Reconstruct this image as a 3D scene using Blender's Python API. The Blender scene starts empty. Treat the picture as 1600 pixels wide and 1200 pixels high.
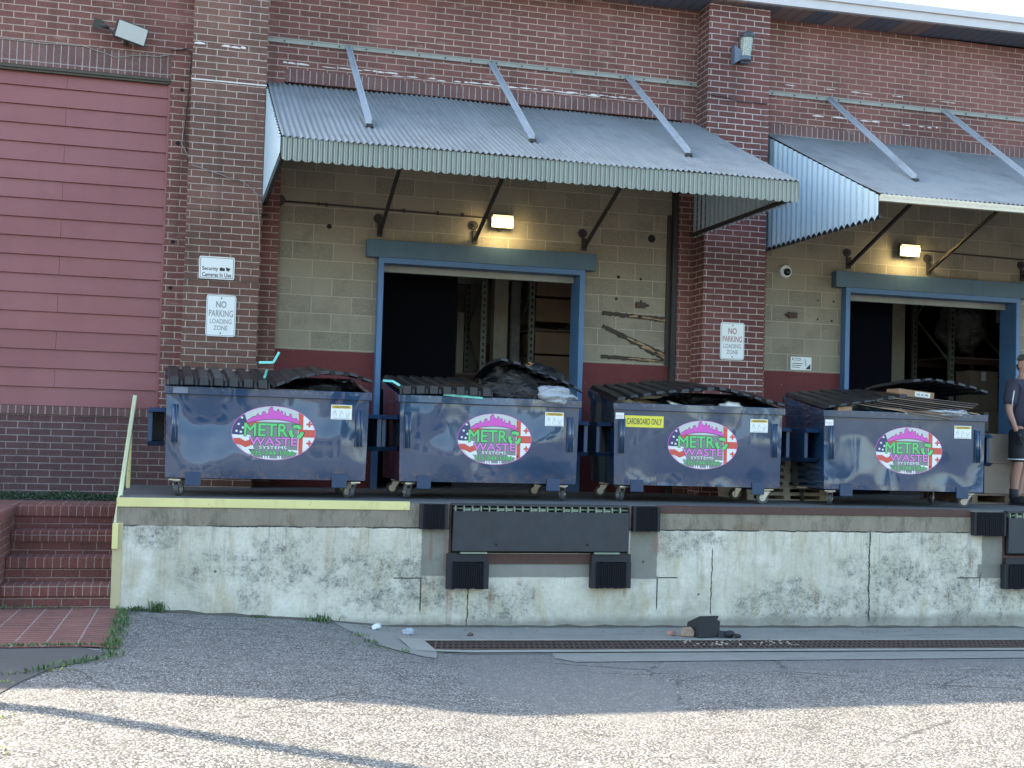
import bpy, bmesh, math, random
from mathutils import Vector, Matrix, noise as mnoise
PI = math.pi
R = math.radians
sc = bpy.context.scene
C = sc.collection

# ------------------------------------------------------------------ camera
CX, CY, CZ = 0.0, -14.195, 1.865
F, YAW, PIT, ROL = 1943.4, 0.2583, 0.0390, 0.0293
cam = bpy.data.cameras.new('camera'); camo = bpy.data.objects.new('camera', cam); C.objects.link(camo)
fw = Vector((math.sin(YAW)*math.cos(PIT), math.cos(YAW)*math.cos(PIT), math.sin(PIT)))
r0 = Vector((math.cos(YAW), -math.sin(YAW), 0)); u0 = r0.cross(fw)
rt = r0*math.cos(ROL)+u0*math.sin(ROL); up = -r0*math.sin(ROL)+u0*math.cos(ROL)
camo.matrix_world = Matrix(((rt.x, up.x, -fw.x, CX), (rt.y, up.y, -fw.y, CY), (rt.z, up.z, -fw.z, CZ), (0, 0, 0, 1)))
cam.sensor_fit = 'HORIZONTAL'; cam.sensor_width = 36.0; cam.lens = 36.0*F/1600.0
cam.clip_start = 0.1; cam.clip_end = 2000
sc.camera = camo

# ------------------------------------------------------------------ sky, sun, exposure
SUN_EL = R(31.3); SUN_AZ = math.atan2(math.cos(R(33.2))*-1, math.sin(R(33.2)))   # measured from +Y towards +X
w = bpy.data.worlds.new("World"); sc.world = w; w.use_nodes = True
wn = w.node_tree.nodes; wl = w.node_tree.links; wn.clear()
sky = wn.new('ShaderNodeTexSky'); sky.sky_type = 'NISHITA'; sky.sun_disc = False
sky.sun_elevation = SUN_EL; sky.sun_rotation = SUN_AZ; sky.air_density = 1.0; sky.dust_density = 1.8; sky.ozone_density = 1.2
bg = wn.new('ShaderNodeBackground'); bg.inputs[1].default_value = 0.13
wo = wn.new('ShaderNodeOutputWorld'); 
tint = wn.new('ShaderNodeMix'); tint.data_type = 'RGBA'; tint.blend_type = 'MULTIPLY'; tint.inputs[0].default_value = 1.0; tint.inputs[7].default_value = (0.99, 1.0, .925, 1)
wl.new(sky.outputs[0], tint.inputs[6]); wl.new(tint.outputs[2], bg.inputs[0]); wl.new(bg.outputs[0], wo.inputs[0])
sun = bpy.data.lights.new('sun', 'SUN'); sun.energy = 3.3; sun.angle = R(0.5); sun.color = (1.0, 0.87, 0.68)
suno = bpy.data.objects.new('sun', sun); C.objects.link(suno)
sd = Vector((math.sin(SUN_AZ)*math.cos(SUN_EL), math.cos(SUN_AZ)*math.cos(SUN_EL), math.sin(SUN_EL)))
suno.rotation_euler = sd.to_track_quat('Z', 'Y').to_euler(); suno.location = sd*60
sc.view_settings.view_transform = 'Standard'; sc.view_settings.look = 'None'
sc.view_settings.exposure = 2.72; sc.view_settings.gamma = 1.0
sc.cycles.max_bounces = 7; sc.cycles.diffuse_bounces = 4; sc.cycles.glossy_bounces = 3
sc.cycles.sample_clamp_indirect = 8

# ------------------------------------------------------------------ materials
class NT:
    def __init__(s, name):
        s.m = bpy.data.materials.new(name); s.m.use_nodes = True
        s.n = s.m.node_tree.nodes; s.l = s.m.node_tree.links
        s.b = s.n['Principled BSDF']; s._tc = None
    def node(s, t, **k):
        x = s.n.new(t)
        for a, v in k.items(): setattr(x, a, v)
        return x
    def put(s, inp, v):
        if hasattr(v, 'is_output') or isinstance(v, bpy.types.NodeSocket): s.l.new(v, inp)
        elif isinstance(v, (tuple, list)) and len(v) == 3 and inp.type == 'RGBA': inp.default_value = (*v, 1)
        else: inp.default_value = v
    @property
    def tc(s):
        if not s._tc: s._tc = s.node('ShaderNodeTexCoord')
        return s._tc
    def uv(s): return s.tc.outputs['UV']
    def ob(s): return s.tc.outputs['Object']
    def mapv(s, v, sc=(1,1,1), loc=(0,0,0), rot=(0,0,0)):
        x = s.node('ShaderNodeMapping'); s.put(x.inputs[0], v)
        x.inputs[1].default_value = loc; x.inputs[2].default_value = rot; x.inputs[3].default_value = sc
        return x.outputs[0]
    def noise(s, v, scale, detail=3, rough=.55, dist=0, col=False):
        x = s.node('ShaderNodeTexNoise'); s.put(x.inputs['Vector'], v)
        x.inputs['Scale'].default_value = scale; x.inputs['Detail'].default_value = detail
        x.inputs['Roughness'].default_value = rough; x.inputs['Distortion'].default_value = dist
        return x.outputs['Color' if col else 'Fac']
    def voro(s, v, scale, feat='F1', out='Distance', rand=1.0):
        x = s.node('ShaderNodeTexVoronoi', feature=feat); s.put(x.inputs['Vector'], v)
        x.inputs['Scale'].default_value = scale; x.inputs['Randomness'].default_value = rand
        return x.outputs[out]
    def math(s, op, a, b=0.0, c=0.0, clamp=False):
        x = s.node('ShaderNodeMath', operation=op, use_clamp=clamp)
        for i, v in enumerate((a, b, c)): s.put(x.inputs[i], v)
        return x.outputs[0]
    def mix(s, f, a, b, bt='MIX'):
        x = s.node('ShaderNodeMix', data_type='RGBA', blend_type=bt)
        s.put(x.inputs[0], f)
        for i, v in ((6, a), (7, b)):
            s.put(x.inputs[i], v)
        return x.outputs[2]
    def ramp(s, f, *st):
        x = s.node('ShaderNodeValToRGB'); s.put(x.inputs[0], f); e = x.color_ramp.elements
        while len(e) < len(st): e.new(.5)
        for i, (p, c) in enumerate(st):
            e[i].position = p; e[i].color = (c, c, c, 1) if not isinstance(c, tuple) else (*c, 1)
        return x.outputs[0]
    def step(s, f, a, b):
        x = s.node('ShaderNodeMapRange', clamp=True); s.put(x.inputs[0], f)
        x.inputs[1].default_value = a; x.inputs[2].default_value = b
        return x.outputs[0]
    def xyz(s, v):
        x = s.node('ShaderNodeSeparateXYZ'); s.put(x.inputs[0], v); return x.outputs
    def comb(s, a, b, c=0.0):
        x = s.node('ShaderNodeCombineXYZ')
        for i, v in enumerate((a, b, c)): s.put(x.inputs[i], v)
        return x.outputs[0]
    def bump(s, h, strength=.5, dist=.01, nrm=None):
        x = s.node('ShaderNodeBump'); s.put(x.inputs['Height'], h)
        x.inputs['Strength'].default_value = strength; x.inputs['Distance'].default_value = dist
        if nrm: s.put(x.inputs['Normal'], nrm)
        return x.outputs[0]
    def out(s, col=None, rough=None, metal=None, normal=None, **k):
        if col is not None: s.put(s.b.inputs['Base Color'], col)
        if rough is not None: s.put(s.b.inputs['Roughness'], rough)
        if metal is not None: s.put(s.b.inputs['Metallic'], metal)
        if normal is not None: s.put(s.b.inputs['Normal'], normal)
        for a, v in k.items(): s.put(s.b.inputs[a.replace('_', ' ')], v)
        return s.m
    def spot(s, x, z, x0, z0, rx, rz, nz=None, k=.35):
        """soft blob of wear, 1 in the middle, broken up by noise"""
        a = s.math('DIVIDE', s.math('SUBTRACT', x, x0), rx); b = s.math('DIVIDE', s.math('SUBTRACT', z, z0), rz)
        d = s.math('ADD', s.math('MULTIPLY', a, a), s.math('MULTIPLY', b, b))
        if nz is not None: d = s.math('ADD', d, s.math('MULTIPLY', s.math('SUBTRACT', nz, .5), k*6))
        return s.step(d, 1.0, .25)

def plain(name, col, rough=.6, metal=0.0, var=.25, scale=9, bump=.0, spec=None):
    t = NT(name); n = t.noise(t.ob(), scale, 4, .6)
    c = t.mix(n, tuple(x*(1-var) for x in col), tuple(min(1, x*(1+var)) for x in col))
    kw = {}
    if bump: kw['normal'] = t.bump(t.noise(t.ob(), scale*6, 4), bump, .004)
    m = t.out(c, t.math('ADD', rough-.08, t.math('MULTIPLY', n, .16)), metal, **kw)
    if spec is not None: t.b.inputs['Specular IOR Level'].default_value = spec
    return m

def brick(name, c1, c2, mort, bw=.225, bh=.0735, ms=.0125, swap=False, off=.5, stain=None, dark=.5, eff=.0, rough=.9, zd=None, dis=.009):
    t = NT(name); u = t.xyz(t.uv())
    v = t.comb(u[1], u[0]) if swap else t.comb(u[0], u[1])
    dv = t.noise(t.uv(), 9, 2, .5, col=True)
    vs = t.node('ShaderNodeVectorMath', operation='MULTIPLY_ADD'); t.put(vs.inputs[0], dv)
    vs.inputs[1].default_value = (dis, dis, 0); t.put(vs.inputs[2], v)
    def bt(vec, a, b, m_):
        x = t.node('ShaderNodeTexBrick', offset=off, squash=1.0); t.put(x.inputs['Vector'], vec)
        t.put(x.inputs['Color1'], a); t.put(x.inputs['Color2'], b); t.put(x.inputs['Mortar'], m_)
        x.inputs['Scale'].default_value = 1; x.inputs['Mortar Size'].default_value = ms/2
        x.inputs['Mortar Smooth'].default_value = .25; x.inputs['Bias'].default_value = 0
        x.inputs['Brick Width'].default_value = bw; x.inputs['Row Height'].default_value = bh
        return x
    rnd = bt(vs.outputs[0], (0, 0, 0), (1, 1, 1), (.5, .5, .5))
    fac = rnd.outputs['Fac']
    rv = rnd.outputs['Color']
    col = t.mix(rv, c1, c2)
    # a second, differently hashed tone: some bricks burnt dark
    hn = t.noise(v, 3.1, 2, .6)
    g = t.noise(t.uv(), 60, 5, .65)
    col = t.mix(t.math('MULTIPLY', t.step(rv, .62, .98), dark), col, tuple(x*.42 for x in c1))
    col = t.mix(t.step(g, .35, .85), col, tuple(min(1, x*1.5+.02) for x in c2))
    big = t.noise(t.ob(), .9, 4, .6)
    m2 = t.mix(t.noise(t.uv(), 14, 4, .7), tuple(x*.55 for x in mort), tuple(min(1, x*1.15) for x in mort))
    mx = t.math('MULTIPLY', fac, t.step(t.noise(t.uv(), 23, 4, .7), .22, .42))
    col = t.mix(mx, col, m2)
    col = t.mix(t.math('MULTIPLY', t.step(big, .45, .75), .45), col, tuple(x*.5 for x in c1))
    rn_ = t.math('MULTIPLY', t.step(t.noise(t.mapv(t.ob(), (3.5, 3.5, .28)), 1.6, 5, .65), .52, .72), .5)
    col = t.mix(rn_, col, (.045, .034, .030))
    pt = t.step(t.noise(t.ob(), .55, 3, .6), .52, .60)
    col = t.mix(t.math('MULTIPLY', pt, .22), col, tuple(min(1, x*1.9+.02) for x in c2))
    if eff:
        e = t.math('MULTIPLY', t.step(t.noise(t.mapv(t.ob(), (1, 1, 2.6)), 2.2, 6, .72), .57, .78), eff)
        col = t.mix(e, col, tuple(min(1, x*1.2) for x in mort))
    h = t.math('ADD', t.math('MULTIPLY', fac, -1.0), t.math('MULTIPLY', g, .45))
    return t.out(col, rough, 0, t.bump(h, .8, .008))

M = {}
M['brick_up'] = brick('brick_upper_wall', (.100, .036, .030), (.165, .064, .052), (.49, .38, .32), eff=.4, dark=.75)
M['brick_pier'] = brick('brick_left_pier', (.085, .040, .031), (.145, .068, .050), (.54, .45, .38), bw=.224, bh=.0745, eff=.12, dark=.6, ms=.011)
M['brick_pier2'] = brick('brick_right_pier', (.080, .026, .023), (.125, .042, .036), (.60, .52, .48), bw=.224, bh=.0722)
M['brick_low'] = brick('brick_lower_wall', (.070, .033, .033), (.100, .048, .047), (.32, .27, .25), eff=.1)
M['soldier'] = brick('brick_soldier_course', (.095, .047, .043), (.14, .07, .062), (.42, .35, .33), bw=.26, bh=.0745, swap=True, off=0.0, eff=.2)
M['brick_stair'] = brick('brick_stairs', (.095, .028, .023), (.140, .042, .033), (.32, .25, .21), bw=.24, bh=.0735, ms=.009, dark=.5)
M['brick_rowlock'] = brick('brick_rowlock_nosing', (.095, .027, .022), (.150, .046, .035), (.34, .26, .22), bw=.4, bh=.0715, swap=True, off=0.0, ms=.009)
M['brick_pave'] = brick('brick_paving', (.105, .032, .026), (.185, .060, .044), (.34, .28, .25), bw=.215, bh=.112, ms=.013, swap=False, off=0.0, dark=.85, eff=.1, dis=.016)

def cmu():
    t = NT('painted_concrete_block')
    u = t.xyz(t.uv()); ox = t.xyz(t.ob())
    def bt(a, b, m_, fr=2):
        x = t.node('ShaderNodeTexBrick', offset=.5)
        dv = t.noise(t.uv(), 6, 2, .5, col=True)
        vs = t.node('ShaderNodeVectorMath', operation='MULTIPLY_ADD'); t.put(vs.inputs[0], dv); vs.inputs[1].default_value = (.005, .005, 0)
        t.put(vs.inputs[2], t.mapv(t.uv(), loc=(.235, -1.13+.0, 0)))
        t.put(x.inputs['Vector'], vs.outputs[0])
        t.put(x.inputs['Color1'], a); t.put(x.inputs['Color2'], b); t.put(x.inputs['Mortar'], m_)
        x.inputs['Scale'].default_value = 1; x.inputs['Mortar Size'].default_value = .0065; x.inputs['Mortar Smooth'].default_value = .3
        x.inputs['Brick Width'].default_value = .461; x.inputs['Row Height'].default_value = .2035
        return x
    bk = bt((0, 0, 0), (1, 1, 1), (.5, .5, .5))
    col = t.mix(bk.outputs['Color'], (.170, .146, .104), (.29, .248, .172))
    g = t.noise(t.uv(), 38, 5, .7)
    col = t.mix(t.step(g, .35, .75), col, (.29, .26, .20))
    col = t.mix(t.math('MULTIPLY', t.step(t.noise(t.ob(), 1.7, 5, .65), .5, .72), .6), col, (.12, .105, .08))
    fl = t.step(t.noise(t.uv(), 2.3, 5, .7), .58, .66)
    col = t.mix(t.math('MULTIPLY', fl, .5), col, (.31, .27, .19))
    col = t.mix(t.math('MULTIPLY', bk.outputs['Fac'], .85), col, (.40, .35, .26))
    dr = t.step(t.noise(t.mapv(t.ob(), (5, 5, .5)), 2.0, 4, .6), .6, .75)
    col = t.mix(t.math('MULTIPLY', dr, .3), col, (.10, .085, .065))
    # red oxide paint below about 1.55 m above the dock
    edge = t.math('ADD', ox[2], t.math('MULTIPLY', t.math('SUBTRACT', t.noise(t.ob(), 5, 3), .5), .012))
    red = t.step(edge, 2.742, 2.735)
    chip = t.step(t.noise(t.mapv(t.ob(), (1, 1, 1)), 16, 5, .75), .68, .72)
    rc = t.mix(t.noise(t.ob(), 2.5, 4), (.112, .024, .026), (.155, .036, .036))
    rc = t.mix(chip, rc, (.34, .30, .27))
    col = t.mix(red, col, rc)
    h = t.math('ADD', t.math('MULTIPLY', bk.outputs['Fac'], -1), t.math('MULTIPLY', g, .5))
    return t.out(col, .9, 0, t.bump(h, .6, .006))
M['cmu'] = cmu()

def siding():
    t = NT('red_painted_siding'); n = t.noise(t.mapv(t.ob(), (.6, 1, 5)), 2, 5, .6)
    c = t.mix(n, (.215, .063, .060), (.255, .080, .075))
    sp = t.step(t.noise(t.ob(), 9, 4, .8), .735, .76)
    c = t.mix(sp, c, (.5, .36, .34))
    z = t.xyz(t.ob())[2]
    c = t.mix(t.math('MULTIPLY', t.step(t.noise(t.mapv(t.ob(), (3, 3, .4)), 1.5, 4), .5, .8), .35), c, (.17, .045, .052))
    wn2 = t.node('ShaderNodeTexWhiteNoise', noise_dimensions='1D'); t.put(wn2.inputs['W'], t.math('FLOOR', t.math('DIVIDE', t.math('SUBTRACT', z, 2.006), .2034)))
    c = t.mix(t.math('MULTIPLY', wn2.outputs['Value'], .35), c, (.175, .050, .050))
    fd = t.step(t.noise(t.mapv(t.ob(), (.5, 1, .9)), 1.1, 4, .6), .42, .70)
    c = t.mix(t.math('MULTIPLY', fd, .35), c, (.31, .125, .12))
    sc_ = t.step(t.noise(t.mapv(t.ob(), (2, 1, 14)), 4, 5, .8), .71, .74)
    c = t.mix(t.math('MULTIPLY', sc_, .5), c, (.40, .24, .22))
    return t.out(c, .48, 0, t.bump(t.math('ADD', t.math('MULTIPLY', t.noise(t.ob(), 22, 4), .15), t.noise(t.mapv(t.ob(), (1, 1, 2)), 2.2, 2)), .3, .02))
M['siding'] = siding()

def dockwall():
    t = NT('weathered_whitewashed_concrete'); o = t.ob(); s = t.xyz(o); x, z = s[0], s[2]
    n1 = t.noise(o, 2.1, 7, .68); n2 = t.noise(o, 9, 6, .72); n3 = t.noise(t.mapv(o, (3.2, 1, .6)), 2.4, 5, .65); n4 = t.noise(o, 42, 4, .7)
    c = t.mix(t.step(n1, .3, .72), (.44, .41, .32), (.69, .65, .54))
    c = t.mix(t.step(n3, .50, .70), c, (.46, .39, .26))                       # tan runs
    c = t.mix(t.math('MULTIPLY', t.step(t.noise(o, 3.4, 5, .6), .55, .7), .6), c, (.74, .71, .62))
    mild = t.math('MULTIPLY', t.step(n2, .49, .60), t.step(n1, .62, .40))
    # mildew fields
    mf = None
    for x0, z0, rx, rz in ((.75, .55, .5, .42), (1.9, .38, .75, .34), (3.0, .25, .35, .2), (7.6, .35, .9, .42), (6.2, .2, .6, .2), (-.3, .85, .3, .1), (8.7, .25, .5, .25), (5.0, .82, .5, .12)):
        q = t.math('MULTIPLY', t.step(t.spot(x, z, x0, z0, rx*1.25, rz*1.25, n1, .9), 0, 1), t.step(n2, .30, .62)); mf = q if mf is None else t.math('MAXIMUM', mf, q)
    sp = t.math('MULTIPLY', t.step(t.noise(o, 26, 5, .8), .50, .57), t.math('ADD', .10, t.math('MULTIPLY', mf, .5)), clamp=True)
    sp = t.math('MAXIMUM', sp, t.math('MULTIPLY', mild, .2)); sp = t.math('MAXIMUM', sp, t.math('MULTIPLY', t.step(t.noise(o, 34, 6, .85), .57, .63), .30))
    c = t.mix(sp, c, (.07, .072, .066))
    c = t.mix(t.math('MULTIPLY', mf, .22), c, (.19, .20, .19))
    gr_ = t.math('MULTIPLY', t.step(t.noise(o, 48, 5, .85), .49, .54), t.step(t.math('MULTIPLY', mf, t.noise(o, 5, 4, .7)), .22, .5))
    c = t.mix(t.math('MULTIPLY', gr_, .6), c, (.055, .058, .055))
    run = t.math('MULTIPLY', t.step(t.noise(t.mapv(o, (6, 1, .45)), 2.6, 5, .7), .54, .68), t.step(t.math('ADD', z, t.math('MULTIPLY', t.noise(t.mapv(o, (5, 1, .1)), 2.0, 3), 1.2)), .95, 1.5))
    c = t.mix(t.math('MULTIPLY', run, .55), c, (.16, .145, .115))
    # fresh grey concrete patches round the leveller
    def rect(x0, x1, z0, z1, wob=.02):
        xx = t.math('ADD', x, t.math('MULTIPLY', t.math('SUBTRACT', n2, .5), wob*2)); zz = t.math('ADD', z, t.math('MULTIPLY', t.math('SUBTRACT', n1, .5), wob*2))
        a = t.math('MULTIPLY', t.step(xx, x0-.004, x0+.004), t.step(xx, x1+.004, x1-.004))
        b = t.math('MULTIPLY', t.step(zz, z0-.004, z0+.004), t.step(zz, z1+.004, z1-.004))
        return t.math('MULTIPLY', a, b)
    g = t.mix(n1, (.13, .13, .115), (.235, .225, .19))
    for r_ in ((2.24, 2.50, .48, .93), (4.34, 4.63, .45, .93), (2.8, 4.35, .47, .62), (8.35, 8.6, .55, .92), (8.3, 8.7, .45, .6)):
        c = t.mix(t.math('MULTIPLY', rect(*r_), .9), c, g)
    # plain cement band along the top
    top = t.step(t.math('ADD', z, t.math('MULTIPLY', t.math('SUBTRACT', n2, .5), .03)), .932, .938)
    c = t.mix(top, c, t.mix(t.noise(t.mapv(o, (2, 1, 1)), 3, 6, .7), (.15, .125, .09), (.33, .29, .22)))
    td = t.math('MULTIPLY', top, t.step(t.noise(t.mapv(o, (3.5, 1, 1.4)), 2.6, 6, .75), .50, .66))
    c = t.mix(t.math('MULTIPLY', td, .6), c, (.075, .065, .05))
    dp = t.math('MULTIPLY', t.step(t.noise(t.mapv(o, (9, 1, .25)), 2.2, 5, .75), .60, .68), t.step(z, .35, .95))
    c = t.mix(t.math('MULTIPLY', dp, .5), c, (.13, .115, .085))
    # rust
    rs = None
    for x0, z0, rx, rz in ((2.47, .72, .03, .26), (2.52, .17, .04, .26), (2.93, .22, .05, .20), (4.62, .80, .06, .12), (4.3, .33, .03, .1), (2.33, .75, .025, .18), (5.6, .98, .2, .05), (1.9, 1.02, .015, .05), (1.0, 1.0, .012, .08), (7.95, .3, .03, .1), (8.22, .62, .03, .12), (.2, 1.02, .012, .07), (1.45, 1.03, .012, .06)):
        q = t.spot(x, z, x0, z0, rx, rz, n3, .25); rs = q if rs is None else t.math('MAXIMUM', rs, q)
    c = t.mix(t.math('MULTIPLY', t.math('MULTIPLY', rs, t.step(t.noise(t.mapv(o, (14, 1, 1.2)), 2, 4, .7), .35, .65)), .7), c, (.22, .105, .045))
    # cracks and form-cut lines
    cr = None
    for x0, z0, z1, wd in ((7.0, .0, .95, .008), (5.22, .1, .75, .005), (2.70, .0, .36, .005), (4.635, .15, .47, .006), (2.245, .15, .47, .006), (8.33, .35, .5, .005)):
        wob = t.math('MULTIPLY', t.math('SUBTRACT', t.noise(o, 7, 5, .75), .5), .085 if wd != .006 else .0)
        a = t.math('ABSOLUTE', t.math('SUBTRACT', t.math('ADD', x, wob), x0))
        q = t.math('MULTIPLY', t.step(a, wd*1.5, wd*.5), t.math('MULTIPLY', t.step(z, z0-.02, z0+.02), t.step(z, z1+.02, z1-.02)))
        cr = q if cr is None else t.math('MAXIMUM', cr, q)
    for x0, x1, z0 in ((1.98, 2.26, .462), (4.63, 4.85, .462), (8.05, 8.33, .455)):
        a = t.math('ABSOLUTE', t.math('SUBTRACT', z, z0))
        q = t.math('MULTIPLY', t.step(a, .007, .003), t.math('MULTIPLY', t.step(x, x0-.01, x0+.01), t.step(x, x1+.01, x1-.01)))
        cr = t.math('MAXIMUM', cr, q)
    seam = t.step(t.math('ABSOLUTE', t.math('SUBTRACT', t.math('ADD', z, t.math('MULTIPLY', t.math('SUBTRACT', n2, .5), .035)), .935)), .009, .003)
    cr = t.math('MAXIMUM', cr, t.math('MULTIPLY', seam, t.step(n1, .4, .5)))
    c = t.mix(cr, c, (.035, .033, .028))
    hol = t.step(t.voro(o, 3.3), .055, .035)
    c = t.mix(t.math('MULTIPLY', hol, .8), c, (.05, .04, .03))
    base = t.step(t.math('ADD', z, t.math('MULTIPLY', t.math('SUBTRACT', n2, .5), .12)), .10, .03)
    c = t.mix(t.math('MULTIPLY', base, .6), c, (.14, .13, .11))
    h = t.math('ADD', t.math('MULTIPLY', n2, .7), t.math('ADD', t.math('MULTIPLY', n4, .3), t.math('MULTIPLY', cr, -1.5)))
    return t.out(c, .88, 0, t.bump(h, .55, .012))
M['dockwall'] = dockwall()

def deckmat():
    t = NT('dock_deck_concrete'); n = t.noise(t.ob(), 3, 6, .65)
    c = t.mix(n, (.085, .088, .092), (.15, .152, .15))
    return t.out(c, .7, 0, t.bump(t.noise(t.ob(), 40, 4), .3, .003))
M['deck'] = deckmat()

def paint(name, col, under, amt=.6, scale=12, rough=.6):
    t = NT(name); n = t.noise(t.ob(), scale, 6, .75)
    c = t.mix(t.noise(t.ob(), 3, 4), tuple(x*.85 for x in col), tuple(min(1, x*1.08) for x in col))
    c = t.mix(t.step(n, amt, amt+.06), c, under)
    d = t.step(t.noise(t.mapv(t.ob(), (6, 6, 1)), 1.8, 4), .55, .8)
    c = t.mix(t.math('MULTIPLY', d, .35), c, tuple(x*.4 for x in col))
    return t.out(c, rough, 0, t.bump(n, .25, .003))
M['yellow'] = paint('pale_yellow_paint', (.70, .63, .27), (.30, .22, .14), .60)
M['yellow2'] = paint('cream_yellow_paint', (.50, .42, .24), (.15, .12, .08), .68)
M['rail'] = paint('pale_green_yellow_paint', (.66, .68, .42), (.3, .28, .15), .7)
M['rust'] = paint('rust_steel', (.080, .040, .032), (.13, .065, .04), .58, 20, .8)
M['bluepaint'] = paint('slate_blue_paint', (.060, .115, .165), (.10, .15, .19), .66, 16, .5)
M['bluejamb'] = paint('bright_blue_paint', (.065, .155, .31), (.16, .22, .30), .68, 16, .45)
M['darktrim'] = paint('dark_olive_trim', (.055, .045, .030), (.10, .08, .055), .6)

def galv(name, base, tint, metal=.35, rough=.45, streak=True, dirt=.5):
    t = NT(name); o = t.ob()
    n = t.noise(t.mapv(o, (9, .3, .3)), 3, 5, .65)
    c = t.mix(n, base, tint)
    c = t.mix(t.math('MULTIPLY', t.step(t.noise(o, 2.2, 6, .7), .5, .75), dirt), c, tuple(x*.45 for x in base))
    sp = t.step(t.noise(o, 45, 3, .7), .66, .72)
    c = t.mix(t.math('MULTIPLY', sp, .4), c, tuple(min(1, x*1.5) for x in tint))
    return t.out(c, t.math('ADD', rough, t.math('MULTIPLY', n, .2)), metal, t.bump(t.noise(o, 30, 3), .1, .002))
M['galv_top'] = galv('galvanised_sheet_top', (.145, .170, .185), (.265, .295, .315), .30, .48)
def valance_mat():
    t = NT('weathered_valance_sheet_rib_shade'); o = t.ob(); x = t.xyz(o)[0]
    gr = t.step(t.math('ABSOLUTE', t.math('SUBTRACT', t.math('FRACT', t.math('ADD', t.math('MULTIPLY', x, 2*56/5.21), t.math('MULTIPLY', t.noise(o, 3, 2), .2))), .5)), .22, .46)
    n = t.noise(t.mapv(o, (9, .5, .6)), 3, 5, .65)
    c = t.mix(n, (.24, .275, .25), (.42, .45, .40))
    c = t.mix(t.math('MULTIPLY', gr, .72), c, (.055, .068, .062))  # rib shading painted as dark groove stripes; the even sky light shows none
    c = t.mix(t.math('MULTIPLY', t.step(t.noise(o, 7, 5, .7), .6, .7), .3), c, (.20, .14, .08))
    return t.out(c, .5, .2)
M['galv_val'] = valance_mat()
def endmat():
    t = NT('pale_blue_sky_sheen_end_sheet'); o = t.ob(); n = t.noise(t.mapv(o, (1, 8, .4)), 3, 5, .65)
    c = t.mix(n, (.31, .43, .52), (.44, .55, .62))  # pale blue puts the mirrored sky into the sheet colour
    st_ = t.step(t.noise(t.mapv(o, (1, 16, 1.6)), 2.6, 5, .75), .60, .68)
    c = t.mix(t.math('MULTIPLY', st_, .65), c, (.08, .14, .20))
    return t.out(c, .5, .1)
M['galv_end'] = endmat()
M['galv_bar'] = galv('galvanised_bar', (.29, .33, .38), (.38, .42, .46), .35, .45)
M['channel'] = galv('dull_steel_channel', (.22, .225, .20), (.31, .31, .27), .15, .6)
M['darksteel'] = plain('dark_rusty_steel', (.040, .034, .032), .7, .2)
M['fascia'] = plain('pale_painted_fascia', (.50, .47, .47), .5, 0, .08)
M['flange'] = plain('cream_flange_painted_light', (.62, .55, .42), .5, 0, .15)  # bright cream stands in for sun and sky light on the front edge

def soffit():
    t = NT('stained_wood_soffit'); u = t.xyz(t.ob())
    pl = t.math('FRACT', t.math('MULTIPLY', u[0], 6.5)); gap = t.step(t.math('ABSOLUTE', t.math('SUBTRACT', pl, .5)), .45, .49)
    idx = t.math('FLOOR', t.math('MULTIPLY', u[0], 6.5))
    wn_ = t.node('ShaderNodeTexWhiteNoise', noise_dimensions='1D'); t.put(wn_.inputs['W'], t.math('FLOOR', t.math('MULTIPLY', idx, .34)))
    c = t.mix(t.step(wn_.outputs['Value'], .45, .55), (.075, .092, .13), (.20, .13, .12))
    c = t.mix(t.math('MULTIPLY', t.noise(t.mapv(t.ob(), (8, 1, 1)), 4, 5), .4), c, (.16, .13, .13))
    c = t.mix(gap, c, (.01, .01, .012))
    return t.out(c, .8)
M['soffit'] = soffit()

def dpaint():
    t = NT('navy_dumpster_paint'); o = t.ob()
    oi = t.node('ShaderNodeObjectInfo')
    va = t.node('ShaderNodeVectorMath', operation='MULTIPLY_ADD'); t.put(va.inputs[0], oi.outputs['Location']); va.inputs[1].default_value = (3.1, 3.1, 3.1); t.put(va.inputs[2], o); zl = t.xyz(o)[2]; o = va.outputs[0]
    n = t.noise(o, 3, 4, .6)
    c = t.mix(n, (.010, .037, .088), (.016, .050, .112))
    scr = t.step(t.noise(t.mapv(o, (9, 1, 2)), 7, 5, .8), .70, .74)
    c = t.mix(t.math('MULTIPLY', scr, .5), c, (.16, .19, .25))
    dust = t.step(t.noise(t.mapv(o, (1, 1, .8)), 2.3, 5, .7), .50, .75)
    c = t.mix(t.math('MULTIPLY', dust, .12), c, (.17, .19, .22))
    drip = t.step(t.noise(t.mapv(o, (7, 1, .5)), 2.4, 5, .7), .56, .72)
    c = t.mix(t.math('MULTIPLY', drip, .30), c, (.035, .040, .048))
    low = t.math('MULTIPLY', t.step(zl, .34, .17), t.step(t.noise(o, 17, 5, .8), .50, .60))
    c = t.mix(t.math('MULTIPLY', low, .6), c, (.15, .10, .075))
    edge = t.math('MULTIPLY', t.step(zl, .985, 1.0), t.step(t.noise(o, 12, 5, .8), .55, .62))
    c = t.mix(t.math('MULTIPLY', edge, .55), c, (.20, .21, .23))
    warp = t.noise(t.mapv(o, (1, 1, .8)), 1.35, 1.5, .4)
    nb = t.bump(t.math('ADD', warp, t.math('MULTIPLY', t.noise(o, 34, 3), .0012)), .8, .30)
    return t.out(c, t.math('ADD', .05, t.math('MULTIPLY', dust, .10)), 0, nb, Coat_Weight=.6, Coat_Roughness=.05)
M['navy'] = dpaint()
M['navy_flat'] = plain('navy_paint_flat', (.012, .038, .090), .4, 0, .25, 5)
M['lid'] = plain('black_ribbed_plastic', (.011, .012, .015), .42, 0, .35, 6, .15)
M['tread'] = plain('grey_rubber_tyre', (.055, .058, .062), .6)
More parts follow.
